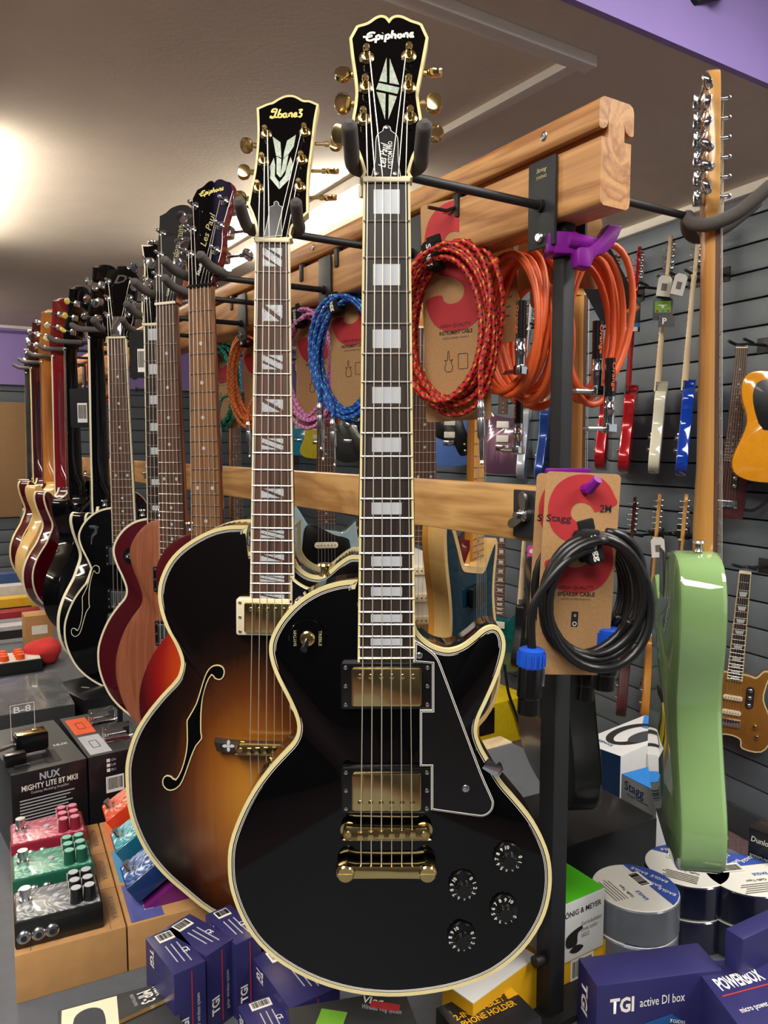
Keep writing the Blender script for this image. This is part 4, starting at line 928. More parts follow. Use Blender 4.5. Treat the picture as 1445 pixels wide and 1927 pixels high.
S = dict(L=.648, out=TELE, ytop=.01, depth=.054, top=m_sage, side=m_sage, round=.006, fbm=m_rose, neckm=m_maple, heel=fz(.648, 16), heeld=.02, w0=.042, nf=21, zbr=-.648, ysad=-.008, head=inline_head(m_maple), inl='dot', ztail=-.66)
te, AF, MH = guitar('electric_guitar', 'sage green electric guitar seen edge-on with maple neck, hanging right of the rack', M_TE, S, 'guitars on the right of the rack')
MB().lathe([(.006, 0), (.004, .005), (.0045, .009), (.008, .011), (.007, .013)], 14).build('strap_button', m_steel, te, T(-.085, .034, -.404) @ MX.Rotation(-pi/2, 4, 'X'))
MB().box((0, .0645, -.445), (.05, .002, .062), bev=.0008).build('neck_plate', m_chrome, te)
# slot of the tremolo cover in the back
MB().prism(rrect(.05, .012, .004), .0643, .0648).build('rear_slot', m_ink, te, T(.02, 0, -.62) @ RY(0))
# its hanger, reaching out to the right
hanger(M_TE, 'black padded hanger carrying the sage green guitar', 1, group='guitar hangers on the right of the rack', yk=YOKE2)
def simple(name, label, M, out, top, side, neckm, fbm, kind='strat', head=None, group=None, lod=1, L=.648, tm=None, guard=None, pups=(), knobs=(), bind=None, hang=None, **k):
    hd = head or inline_head(neckm, tm=tm)
    S = dict(L=L, out=out, ytop=.01, depth=.044, top=top, side=side, neckm=neckm, fbm=fbm, heel=fz(L, 16), heeld=.02, nf=21, zbr=-L, ysad=-.008, head=hd, bind=bind, round=.005, ztail=-L-.012); S.update(k)
    g, AF, MH = guitar(name, label, M, S, group, lod)
    if guard:
        pts, gm = guard; p = MB().prism(smooth(pts, 3), S['ytop']-.0025, S['ytop']-.0002, None, .0006).build('pickguard', gm, g)
    for z, kind_, pm in pups:
        if kind_ == 'h': humbucker(g, 0, z, S['ytop']-.003, None, pm)
        else:
            pk = MB().prism(rrect(.07, .018, .008), S['ytop']-.009, S['ytop'], None, .0015).build('pickup', pm, g, T(0, 0, z))
            for i in range(6): link('pole_piece', BLOCK.setdefault('pp', MB().lathe([(.002, 0), (.002, .0006)], 8).mesh('pole_piece', m_steel)), pk, T(-.0255+i*.0102, S['ytop']-.009, 0))
    br = MB().box((0, S['ytop']-.004, -L-.004), (.074, .008, .03), bev=.002).build('bridge', m_chrome, g)
    for x, z in knobs: MB().lathe([(.009, 0), (.009, .006), (.0075, .012), (.006, .013)], 16).build('knob', k.get('knobm', m_chrome), g, T(x, S['ytop'], z))
    return g
SG = [(-.03, -.465), (-.07, -.46), (-.085, -.5), (-.09, -.6), (-.06, -.63), (.03, -.635), (.09, -.72), (.135, -.74), (.14, -.69), (.1, -.62), (.09, -.52), (.075, -.5), (.03, -.49)]
m_teal = mat('deep_teal_lacquer', '#0b2834', .08, 0, 0, var=.1)
m_amb = wood('amber_maple', '#d99c45', '#b9772a', 2, 1, .2, .6, 8, 1)
rl = 'guitars on the right of the rack'
M = T(*atY(905, 592, 1.46)) @ RZ(62); g = simple('electric_guitar', 'deep teal guitar with natural edges and maple neck seen behind the crossbar', M, STRAT, m_teal, m_amb, m_amb, m_amb, group=rl, lod=1, bind=m_natural, bw=.012, bh=.03, pups=((-.53, 'h', m_pbob), (-.61, 'h', m_pbob)), inm=m_pbob, w1=.058)
hanger(M, 'padded hanger carrying the deep teal guitar', 1, group='guitar hangers on the right of the rack')
M = T(*atY(800, 618, 1.66)) @ RZ(10); g = simple('electric_guitar', 'red bodied guitar with white pickguard seen behind the black guitar neck', M, STRAT, mat('dark_red_lacquer', '#5a1518', .1, 0, 1), mat('dark_red_lacquer', '#5a1518'), m_amb, m_rose, group=rl, guard=(SG, m_wpl), pups=((-.52, 's', m_ivory), (-.58, 's', m_ivory), (-.63, 's', m_ivory)))
hanger(M, 'padded hanger carrying the guitar with white pickguard', 1, group='guitar hangers on the right of the rack')
m_ltblue = mat('pale_blue_lacquer', '#9db4bb', .1, 0, .8)
M = T(*atY(612, 690, 2.25)) @ RZ(10); g = simple('electric_guitar', 'pale blue guitar with white knob glimpsed beside the archtop cutaway', M, STRAT, m_ltblue, m_ltblue, m_maple, m_rose, group=rl, guard=([(x*.8, z) for x, z in SG], m_pbob), pups=((-.52, 's', m_ivory), (-.62, 's', m_ivory)))
hanger(M, 'padded hanger carrying the pale blue guitar', 1, group='guitar hangers on the right of the rack')
M = T(*atY(1098, 560, 1.25)) @ RZ(95); g = simple('electric_guitar', 'edge-on guitar with pale maple neck between post and green guitar', M, STRAT, m_satinblk, m_satinblk, m_maple, m_rose, group=rl)
hanger(M, 'padded hanger carrying the edge-on guitar next to the post', 1, group='guitar hangers on the right of the rack')
M = T(*atY(443, 750, 2.75)) @ RZ(60); g = simple('electric_guitar', 'guitar with orange brown neck showing left of the archtop neck', M, STRAT, m_mahog, m_mahog, m_natneck, m_rose, group=rl)
hanger(M, 'padded hanger carrying the guitar with orange brown neck', 1, group='guitar hangers on the right of the rack')
# ================================================================ guitars on the slatted wall
wg = 'guitars on the slatted wall'
WO = WP+WN*.17
def onwall(px, py, off=.0): return onpl(px, py, WO+WN*off, WN)
LPS = LP_OUT
def whook(M, lab):
    """bracket from the slats to the neck"""
    p = M @ V((0, .02, .02)); d = (p-WP).dot(WN); t = thing('wall_bracket', lab, 'bracket', p-WN*d*.98, 0, 'guitar brackets on the slatted wall')
    L = d*.9; t.rotation_euler = (0, 0, atan2(WN.y, WN.x))
    MB().box((.004, 0, 0), (.008, .07, .06), bev=.002).build('back_plate', m_black, t)
    MB().cyl((0, 0, 0), (L-.03, 0, 0), .006, 10).build('arm', m_black, t)
    k = MB().tube(smooth([(L+.045, -.034, .012), (L+.0, -.036, 0), (L-.02, -.02, 0), (L-.03, 0, 0), (L-.02, .02, 0), (L, .036, 0), (L+.045, .034, .012)], 5, False), .006, 8); k.uv = {}; k.build('fork', m_black, t)
def wall_g(px, py, yaw, label, out, top, side, neckm, fbm, off=0, hook=True, **k):
    """px, py: the nut"""
    M = T(*onwall(px, py, off)) @ RY(3.5 if yaw < -90 else 1) @ RZ(yaw)
    g = simple('electric_guitar', label, M, out, top, side, neckm, fbm, group=wg, lod=k.pop('lod', 1), strings=k.pop('strings', False), **k)
    if hook: whook(M, 'slat bracket of the '+' '.join(label.split(',')[0].split()[:11]))
    return g, M
m_cred = mat('candy_red', '#b3161f', .18, .3, .8, var=.04)
m_wcream = mat('cream_lacquer', '#e8e4c8', .12, 0, .8, var=.02)
m_royal = mat('royal_blue_lacquer', '#0a3fb4', .08, 0, 1, var=.04)
m_bscotch = mat('butterscotch', '#e89a1c', .1, 0, 1, var=.05)
m_goldtop = mat('gold_finish', '#a8722c', .25, .4, .6, var=.05)
m_pblue = mat('slate_blue', '#4a69ad', .25, 0, .6, var=.05)
m_jackp = m_steel
def jackplate(g, m=m_steel):
    p = MB().box((0, 0, 0), (.003, .026, .032), bev=.001).build('jack_plate', m, g, T(-.1515, .032, -.725) @ RY(-12)); MB().cyl((-.001, 0, 0), (-.004, 0, 0), .006, 12).build('jack_socket', m_chrome, p)
redh = inline_head(m_cred)
g, M = wall_g(1147, 560, -112, 'red metallic guitar half hidden behind the orange cable, edge-on', STRAT, m_cred, m_cred, m_cred, m_rose, head=redh, knobs=((.09, -.66), (.11, -.71))); jackplate(g)
g, M = wall_g(1192, 548, -112, 'red metallic guitar hanging edge-on with a black and blue swing tag', TELE, m_cred, m_cred, m_cred, m_rose, head=redh, knobs=((.09, -.66), (.11, -.71))); jackplate(g); M_R2 = M
g, M = wall_g(1249, 532, -112, 'cream guitar hanging edge-on with pale maple neck', TELE, m_wcream, m_wcream, m_pmaple, m_pmaple, knobs=((.09, -.66), (.11, -.71))); jackplate(g); M_CR = M
g, M = wall_g(1301, 521, -112, 'royal blue guitar hanging edge-on with pale maple neck', TELE, m_royal, m_royal, m_pmaple, m_pmaple, knobs=((.09, -.66), (.11, -.71))); jackplate(g); M_BL = M
# front-facing ones left of the post
PG = [(-.05, -.46), (-.085, -.49), (-.1, -.56), (-.08, -.62), (.02, -.65), (.07, -.73), (.12, -.72), (.13, -.64), (.1, -.56), (.06, -.48)]
wall_g(850, 640, -2, 'slate blue guitar with black pickguard and white pickups, facing out', STRAT, m_pblue, m_pblue, m_amb, m_rose, guard=(PG, m_pbob), pups=((-.52, 'h', m_wpl), (-.60, 'h', m_wpl)), knobs=((.1, -.66), (.105, -.7)), strings=True)
m_flame = burst('purple_flame_maple', [(0, '#cdb0b4'), (.5, '#a98793'), (.8, '#7d5a70'), (1, '#5a3d52')], (0, -.62), (.17, .2), noise=.9)
wall_g(951, 625, -6, 'pale purple flamed guitar with white pickup rings', STRAT, m_flame, m_mahog, m_mahog, m_rose, pups=((-.52, 'h', m_wpl), (-.60, 'h', m_wpl)), knobs=((.09, -.66), (.11, -.71)))
m_silver = mat('silver_lacquer', '#c3c9d2', .2, .2, .7, var=.03)
wall_g(992, 622, -105, 'silver guitar hanging edge-on beside the purple flamed one', STRAT, m_silver, m_silver, m_silver, m_rose, knobs=((.09, -.66),))
wall_g(1033, 618, -112, 'dark blue guitar hanging edge-on just left of the post', STRAT, m_pblue, mat('metal_blue', '#1f3f8a', .2, .3, .7), m_pmaple, m_rose, knobs=((.09, -.66),))
wall_g(655, 688, -10, 'dark grey single-cutaway guitar behind the blue cable', LPS, m_grey, m_grey, m_mahog, m_rose, L=.628, pups=((-.49, 'h', m_chrome),))
wall_g(597, 700, -5, 'yellow guitar showing between archtop and black guitar', STRAT, mat('lemon_lacquer', '#d8c838', .12, 0, .8), mat('lemon_lacquer', '#d8c838'), m_pmaple, m_rose, pups=((-.52, 'h', m_wpl), (-.60, 'h', m_wpl)))
wall_g(562, 704, -5, 'bright cyan guitar showing right of the archtop neck', STRAT, mat('cyan_lacquer', '#1c9cc4', .12, 0, .8), mat('cyan_lacquer', '#1c9cc4'), m_pmaple, m_pmaple, pups=((-.52, 'h', m_wpl),))
# butterscotch at the right edge
g, M = wall_g(1492, 478, -14, 'butterscotch guitar with dark pickguard cut off by the right edge', TELE, m_bscotch, m_bscotch, m_pmaple, m_pmaple, off=.0, guard=([(-.03, -.44), (-.09, -.45), (-.1, -.52), (-.06, -.62), (.02, -.6), (.09, -.6), (.08, -.5), (.03, -.49)], m_satinblk), pups=((-.48, 's', m_chrome),), strings=True)
# headless travel guitar
M_TG = T(*onwall(1396, 655, -.02)) @ RZ(-22) @ RY(3)
TG = smooth([(-.03, -.40), (-.04, -.36), (-.04, -.36), (.04, -.36), (.04, -.36), (.045, -.45), (.065, -.5), (.065, -.62), (.06, -.66), (.06, -.66), (-.05, -.66), (-.05, -.66), (-.045, -.5)], 3)
m_maroon = wood('maroon_wood', '#5e2d2e', '#421c1e', 2, 1, .35, .3, 12, 1)
g = simple('travel_guitar', 'narrow headless travel guitar with maroon body and wire leg frame', M_TG, TG, m_maroon, m_maroon, m_satinblk, m_rose, head=dict(out=rrect(.044, .03, .004), side=m_pbob, tilt=0), group=wg, L=.60, strings=True, w0=.042, nf=22)
k = MB().tube(smooth([(.06, .03, -.52), (.11, .03, -.50), (.125, .03, -.46), (.115, .03, -.36), (.135, .03, -.34), (.15, .03, -.38), (.145, .03, -.56), (.10, .03, -.62), (.06, .03, -.62)], 5, False), .006, 8); k.uv = {}; k.build('leg_frame', m_satinblk, g)
MB().prism(rrect(.03, .1, .014), .0085, .0105).build('control_slot', m_ink, g, T(.02, 0, -.5))
for z in (-.47, -.5, -.53): MB().lathe([(.008, 0), (.008, .008), (.005, .01)], 12).build('tuner', m_chrome, g, T(.02, .009, z))
whook(M_TG, 'black strap bracket carrying the headless travel guitar')
# gold guitar, lower right
GO = smooth([(-.045, -.40), (-.075, -.42), (-.105, -.40), (-.12, -.44), (-.115, -.5), (-.14, -.58), (-.15, -.64), (-.12, -.70), (-.05, -.70), (-.04, -.665), (.0, -.655), (.04, -.665), (.05, -.70), (.12, -.70), (.15, -.64), (.14, -.56), (.11, -.49), (.115, -.43), (.125, -.38), (.10, -.375), (.075, -.405), (.045, -.40)], 3)
M_GO = T(*onwall(1402, 1080, -.03)) @ RZ(-25) @ RY(3)
g = simple('travel_guitar', 'headless gold guitar with bound black fretboard and trapezoid inlays', M_GO, GO, m_goldtop, m_goldtop, m_maple, m_ebony, head=dict(out=rrect(.044, .02, .004), side=m_ivory, tilt=0), group=wg, L=.60, inl='trap', fbind=m_cream, bind=m_cream, strings=True, w0=.042, pups=((-.50, 's', m_ivory), (-.56, 's', m_ivory)), knobs=((.09, -.6), (.1, -.64)), knobm=m_gold)
MB().prism(rrect(.03, .09, .014), .0085, .0105).build('control_slot', m_ink, g, T(.06, 0, -.49))
for z in (-.46, -.49, -.52): MB().lathe([(.008, 0), (.008, .008), (.005, .01)], 12).build('tuner', m_chrome, g, T(.06, .009, z))
whook(M_GO, 'black strap bracket carrying the headless gold guitar')
# lower row: natural and teal
for i, (px, py, lab, side, hm) in enumerate([(1183, 1015, 'brown wooden guitar edge-on in the lower row, left of three', m_maroon, m_mahog), (1229, 1012, 'natural guitar edge-on in the lower row with blank white price tag', m_amb, m_maple), (1278, 1016, 'natural guitar edge-on in the lower row nearest the sage green body', m_amb, m_maple)]):
    wall_g(px, py, -108, lab, STRAT, side, side, hm, m_rose, knobs=((.09, -.66), (.11, -.71)), head=inline_head(hm))
wall_g(944, 1010, -25, 'deep teal guitar with white pickup rings in the lower row', STRAT, mat('sea_teal', '#0f5a5c', .1, 0, 1, var=.3, nscale=30), m_mahog, m_mahog, m_rose, pups=((-.52, 'h', m_wpl), (-.60, 'h', m_wpl)), knobs=((.09, -.66), (.11, -.71)), inl='block')
g, M = wall_g(986, 985, -110, 'black guitar edge-on in the lower row with pale neck and pink tag', STRAT, m_satinblk, m_satinblk, m_pmaple, m_pmaple)
# swing tags
m_tag = mat('tag_card', '#e6e2d8', .7, var=.03)
m_orp = mat('orange_print', '#c8742c', .6); m_grp = mat('green_print', '#6fa82e', .6); m_blp = mat('blue_print', '#2c7ac0', .6)
def swing(px, py, w, h, m, label, roll=0, off=.05, extra=None):
    t = thing('swing_tag', label, 'tag', M=T(*onwall(px, py, off)) @ RZ(-8) @ RY(roll), group='tags hanging on the wall guitars')
    c = MB().prism([(-w/2, -h/2), (w/2, -h/2), (w/2, h*.36), (w*.28, h/2), (-w*.28, h/2), (-w/2, h*.36)], 0, .001).build('tag_face', m, t)
    if extra: extra(c, w, h)
    return t
def nitro(c, w, h):
    MB().prism([(0, -w*.5), (w*.48, 0), (0, w*.5), (-w*.48, 0)], -.0006, 0).build('diamond', m_orp, c, T(0, 0, h*.2)); text('NITRO', w*.6, w*.16, T(0, -.001, h*.2), m_wht, c, .02)
    MB().box((0, -.0004, -h*.3), (w, .0008, h*.12)).build('blue_strip', m_blp, c); MB().box((0, -.0004, -h*.42), (w*.75, .0008, h*.12)).build('bar_label', m_wht, c)
swing(1188, 592, .075, .15, m_pbob, 'black and blue swing tag with orange diamond on the red guitar', 0, .06, nitro)
def gph(c, w, h): MB().box((0, -.0004, h*.06), (w*.8, .0008, h*.5)).build('green_picture', m_grp, c); MB().prism([(-w*.3, 0), (w*.3, 0), (w*.06, -h*.06), (w*.04, -h*.14), (-w*.04, -h*.14), (-w*.06, -h*.06)], -.0012, -.0008).build('guitar_picture', m_wht, c, T(0, 0, h*.15)); [MB().lathe([(w*.07, 0), (w*.07, .001)], 12).build('dot', mm, c, T(w*(.28*i-.28), -.0006, -h*.12)) for i, mm in enumerate((m_cred, m_blp, m_sred))]
swing(1247, 580, .08, .095, m_pbob, 'green and black swing tag on the cream guitar', 0, .06, gph)
swing(1254, 604, .065, .05, m_satinblk, 'small black tag with white letter on the cream guitar', 0, .05, lambda c, w, h: text('P', .018, .026, T(-.008, -.0006, 0), m_wht, c, .03))
def bl(c, w, h): MB().box((0, -.0004, -.005), (w*.4, .0006, h*.35)).build('bar_label', m_greyink, c)
swing(1250, 538, .055, .085, m_tag, 'blank white price tag on the cream guitar neck', 8, .07, bl)
swing(1278, 535, .05, .085, m_tag, 'blank white price tag left of the royal blue guitar neck', 14, .07, bl)
swing(1238, 1030, .055, .085, m_tag, 'blank white price tag on a natural guitar of the lower row', -5, .09, bl)
swing(1000, 1037, .045, .06, mat('pink_plastic', '#d84a9a', .4), 'small pink tag on the slatted wall', 0, .06, lambda c, w, h: MB().lathe([(.012, 0), (.012, .001)], 14).build('white_mark', m_wht, c, T(0, -.0006, 0)))
# boom mic stand arm above the right edge of the frame
ms = thing('ceiling_speaker', 'dark bracket hanging from the purple bulkhead', 'bracket', atZ(1300, -10, 2.8), 0)
k = MB().tube([(-.06, 0, .05), (-.05, -.02, -.02), (0, -.03, -.03), (.08, 0, 0)], .012, 10); k.uv = {}; k.build('handle', m_black, ms); MB().lathe([(.03, 0), (.04, .05), (.03, .08)], 16, T(.08, 0, .02)).build('body', m_black, ms)
# ================================================================ counter and goods on it
TZ = .92
m_table = mat('counter_laminate', '#5a5e64', .55, var=.06, nscale=60)
tb = thing('display_counter', 'dark grey display counter running along the left of the rack, covered with goods', 'counter', MR @ V((-.34, 1.4, 0)), RA)
MB().box((0, 0, TZ-.015), (.86, 4.2, .03), bev=.003).build('counter_top', m_table, tb)
MB().box((-.02, 0, .445), (.76, 4.0, .88)).build('counter_base', m_dark, tb, None, False)
tb = thing('side_counter', 'grey counter with pale wooden far edge right of the rack', 'counter', MR @ V((.325, .04, 0)), RA)
MB().box((0, 0, TZ-.015), (.45, 1.36, .03), bev=.003).build('counter_top', m_table, tb); MB().box((0, .70, TZ-.02), (.45, .045, .046), bev=.003).build('wood_edge', m_pmaple, tb)
MB().box((0, 0, .44), (.41, 1.3, .87)).build('counter_base', m_dark, tb, None, False)
def carton(name, label, cat, A, B, C, zt, h, m, group=None, lid=None, bev=.0015):
    a, b_, c = atZ(*A, zt), atZ(*B, zt), atZ(*C, zt)
    u = (b_-a); w = u.length; u = u/w; n = V((-u.y, u.x, 0)); d = (c-a).dot(n)
    if d < 0: d = -d; n = -n
    cen = a+u*(w/2)+n*(d/2)
    t = thing(name, label, cat, (cen.x, cen.y, zt-h), atan2(u.y, u.x), group)
    MB().box((0, 0, h/2), (w, d, h), bev=bev).build('box', m, t)
    F_ = dict(front=T(0, -d/2-.0004, h/2), left=T(-w/2-.0004, 0, h/2) @ RZ(-90), right=T(w/2+.0004, 0, h/2) @ RZ(90), top=T(0, 0, h+(.0011 if lid else .0004)) @ RX(-90))
    if lid: MB().box((0, 0, h+.0002), (w-.001, d-.001, .0012)).build('lid', lid, t, None, False)
    return t, w, d, h, F_
def panel(t, Fm, x, z, w, h, m, name='print', r=0): return MB().box((x, 0, z), (w, .0005, h)).build(name, m, t, Fm @ RY(r), False)
def lines(t, Fm, x, z, w, n, m, dz=.004, th=.0011):
    k = MB()
    for i in range(n): k.box((x-(i*37 % 5)*w*.02, 0, z-i*dz), (w*(1-(i*37 % 5)*.04), .0006, th))
    o = k.build('small_print', m, t, Fm, False); o['kind'] = 'stuff'; return o
def barcode(t, Fm, x, z, w, h, seed=1):
    p = MB().box((x, 0, z), (w, .0005, h)).build('barcode_label', m_wht, t, Fm, False)
    k = MB(); rnd = random.Random(seed); xx = x-w*.42
    while xx < x+w*.42:
        bw = rnd.choice((.012, .02, .032))*w; k.box((xx+bw/2, -.0004, z+h*.05), (bw, .0005, h*.7)); xx += bw+rnd.choice((.015, .03))*w
    o = k.build('barcode', m_ink, p, None, False); o['kind'] = 'stuff'
m_tgi = mat('indigo_carton', '#2c2a5e', .38, 0, 0, var=.06, nscale=8)
m_blkbox = mat('black_carton', '#17161a', .35, 0, .2, var=.15, nscale=10)
m_gbox = mat('grey_carton', '#343536', .45, 0, 0, var=.1)
m_kbox = mat('kraft_carton', '#b98a55', .8, var=.06, nscale=60)
m_whbox = mat('white_carton', '#dcdcda', .45, var=.02)
m_stblue = mat('stagg_blue', '#2f86d8', .4, var=.03); m_dkblue = mat('dark_blue_side', '#1d4f86', .4, var=.05)
m_lime = mat('lime_green', '#4fc01c', .4, var=.03)
m_yel2 = mat('yellow_carton', '#d9a416', .45, var=.04)
m_orange = mat('vivid_orange', '#ee5a1a', .4); m_lgrey = mat('light_grey_print', '#b9bbbf', .4)
m_clear = NT('clear_plastic'); m_clear.base(.04); m_clear.b.inputs['Transmission Weight'].default_value = 1; m_clear.b.inputs['IOR'].default_value = 1.2; m_clear.b.inputs['Base Color'].default_value = (.95, .97, 1, 1); m_clear = m_clear.m
# ---- left: three large pedals, each on its kraft carton
def swirl(name, a, b_, c):
    if name in MATS: return MATS[name]
    t = NT(name); t.base(.3, 0, .4); v = t.mapping(); n1 = t.n('ShaderNodeTexNoise'); n1.inputs['Scale'].default_value = 14; n1.inputs['Distortion'].default_value = 4; n1.inputs['Detail'].default_value = 1; t.l(v, n1.inputs[0])
    ml = t.n('ShaderNodeMath', operation='MULTIPLY'); ml.inputs[1].default_value = 9; t.l(n1.outputs[0], ml.inputs[0]); pp = t.n('ShaderNodeMath', operation='PINGPONG'); pp.inputs[1].default_value = 1; t.l(ml.outputs[0], pp.inputs[0])
    r = t.ramp(pp.outputs[0], [(.0, a), (.6, b_), (.95, c)]); t.l(r.outputs[0], t.b.inputs['Base Color']); MATS[name] = t.m; return t.m
rows = [((27.4, 1800), (237.5, 1743.6), (5, 1722)), ((3, 1716), (213, 1677), (-14, 1655)), ((-18, 1650), (190, 1613), (-34, 1590))]
bx1, w1, d1, h1, F1 = carton('kraft_carton', 'kraft carton under the black pedal at the front of the counter', 'carton', (27.4, 1800), (237.5, 1743.6), (-1, 1722), TZ+.064, .064, m_kbox, 'kraft pedal cartons')
ru = (atZ(237.5, 1743.6, TZ+.064)-atZ(27.4, 1800, TZ+.064)).normalized(); rn = V((-ru.y, ru.x, 0)); r_a = math.degrees(atan2(ru.y, ru.x))
kcs = [bx1]
for i in range(3):
    for j in range(2):
        if i == 0 and j == 0: continue
        t = thing('kraft_carton', ['kraft carton with indigo sticker under the dark blue pedal', 'kraft carton under the green pedal', 'kraft carton with blue sticker under the teal pedal', 'kraft carton under the red pedal', 'kraft carton with orange sticker under the orange pedal'][i*2+j-1], 'carton', bx1.location+ru*(j*(w1+.002))+rn*(i*(d1+.002)), R(r_a), 'kraft pedal cartons')
        MB().box((0, 0, h1/2), (w1, d1, h1), bev=.0015).build('box', m_kbox, t); kcs.append(t)
for t in kcs[:1]+[kcs[2], kcs[4]]:
    for s in (-1, 1): MB().box((s*w1*.36, 0, h1+.0002), (.0008, d1*.94, .0005)).build('flap_edge', m_greyink, t, None, False)
    text('KLOWRA', d1*.55, .008, T(w1*.42, 0, h1+.0004) @ RX(-90) @ RY(90), m_greyink, t, .01)
stk = [mat('indigo_sticker', '#555a9a', .5), mat('blue_sticker', '#4a8fc0', .5), mat('orange_sticker', '#e07a4a', .5)]
for t, m in zip((kcs[1], kcs[3], kcs[5]), stk):
    p = MB().box((-w1*.3, 0, h1+.0004), (w1*.32, d1*.92, .0006)).build('sticker', m, t, None, False)
    text('MYTH', d1*.5, .012, T(-w1*.26, 0, h1+.0009) @ RX(-90) @ RY(90), m_wht, p, .012); lines(p, T(-w1*.2, 0, h1+.0008) @ RX(-90) @ RY(90), 0, 0, .025, 3, m_wht, .005)
def big_pedal(i, label, side, top, knobm, capm):
    wp, dp_, hp = w1*.80, d1*.74, .036
    t = thing('effects_pedal', label, 'pedal', bx1.location+rn*(i*(d1+.002))+V((0, 0, h1))-ru*(w1*.095)-rn*(d1*.03), R(r_a), 'large pedals on kraft cartons')
    MB().box((0, 0, hp/2), (wp, dp_, hp), bev=.004).build('enclosure', side, t); MB().box((0, 0, hp+.0002), (wp-.007, dp_-.007, .0014), bev=.0005).build('artwork', top, t)
    for j in range(6):
        x = wp*(.20 if j < 3 else .40)-(.005 if j > 2 else 0); y = dp_*(-.30+.27*(j % 3))
        kb = MB().cyl((0, 0, 0), (0, 0, .019), .0082, 16, .0074).build('knob', knobm, t, T(x, y, hp+.0012)); MB().cyl((0, 0, .019), (0, 0, .0196), .0064, 16).build('knob_cap', capm, kb); MB().box((-.0076, 0, .010), (.0012, .0014, .018)).build('knob_line', m_wht, kb, None, False)
    fs = MB().cyl((0, 0, 0), (0, 0, .006), .008, 6).cyl((0, 0, .006), (0, 0, .012), .005, 14).cyl((0, 0, .012), (0, 0, .021), .007, 16).build('foot_switch', m_steel, t, T(-wp*.36, dp_*.05, hp+.0006))
    MB().cyl((0, 0, 0), (0, 0, .004), .0042, 14).build('status_light', m_lgrey, t, T(-wp*.02, 0, hp))
    for x in (-.40, -.24, -.09):
        jk = MB().lathe([(.0085, 0), (.0085, .002), (.0065, .0035), (.0065, .005), (.004, .0051)], 18).build('jack_socket', m_steel, t, T(wp*x, -dp_/2, hp*.45)); MB().lathe([(.0038, .005), (.0038, .0055)], 12).build('jack_hole', m_slatgap, jk)
    return t
big_pedal(0, 'black effects pedal with pale swirls, front of the three large pedals', m_satinblk, swirl('grey_swirl', '#5a5d60', '#85888a', '#c6c8c8'), m_satinblk, m_lgrey)
big_pedal(1, 'green effects pedal with white swirls, middle of the three large pedals', mat('pedal_green', '#1e5a45', .35), swirl('green_swirl', '#3f8a70', '#62a88e', '#a9d2be'), mat('pedal_green', '#1e5a45'), mat('mint_cap', '#86c4b0', .4))
big_pedal(2, 'red effects pedal with pink swirls, rear of the three large pedals', mat('pedal_red', '#8e1f34', .35), swirl('red_swirl', '#b8455c', '#cc6f82', '#e6b2bc'), mat('pedal_red', '#8e1f34'), mat('pink_cap', '#d88aa0', .4))
m_wedge = mat('purple_wedge', '#6d1f6a', .35)
def small_pedal(i, label, m, art, knobm):
    loc = bx1.location+ru*(w1*1.02-.012)+rn*(i*(d1+.002)+.012)+V((0, 0, h1))
    ws = thing('pedal_wedge', 'purple plastic wedge under the '+label.split(' effects')[0]+' pedal', 'stand', loc+ru*.02, R(r_a), 'purple pedal wedges')
    MB().prism([(-.05, 0), (.085, 0), (.085, .075), (.078, .08)], -d1*.36, d1*.36).build('wedge', m_wedge, ws)
    t = thing('effects_pedal', label, 'pedal', loc+ru*.012+V((0, 0, .005)), R(r_a), 'small pedals on purple wedges')
    Mt = T(-.05, 0, 0) @ RY(-32)
    e_ = MB().box((.058, 0, .016), (.112, .062, .030), bev=.003).build('enclosure', m, t, Mt); MB().box((.058, 0, .0313), (.106, .056, .001)).build('artwork', art, t, Mt, False)
    MB().cyl((.018, 0, .031), (.018, 0, .036), .008, 6).cyl((.018, 0, .036), (.018, 0, .047), .0055, 14).build('foot_switch', m_steel, t, Mt)
    for x, y in ((.08, -.018), (.08, .018), (.1, 0)): MB().cyl((x, y, .031), (x, y, .044), .0085, 16, .0072).build('knob', knobm, t, Mt)
    jk = MB().lathe([(.0075, 0), (.0075, .002), (.0055, .003), (.0055, .005)], 16, T(.07, -.031, .016)).build('jack_socket', m_steel, t, Mt); MB().lathe([(.0035, .005), (.0035, .0055)], 12, T(.07, -.031, .016)).build('jack_hole', m_slatgap, jk)
small_pedal(0, 'dark blue effects pedal tilted on a purple wedge', mat('pedal_navy', '#1a3566', .3, 0, .3), swirl('navy_swirl', '#22407a', '#5a7ab0', '#dfe6ee'), m_sblue)
small_pedal(1, 'teal effects pedal tilted on a purple wedge', mat('pedal_teal', '#14607a', .3, 0, .3), swirl('teal_swirl', '#2a8a9a', '#6ab8c0', '#e0f0f0'), m_wpl)
small_pedal(2, 'orange effects pedal tilted on a purple wedge', mat('pedal_orange', '#d23c18', .3, 0, .3), swirl('orange_swirl', '#e0442a', '#ea7a5a', '#f4c8b4'), m_orange)
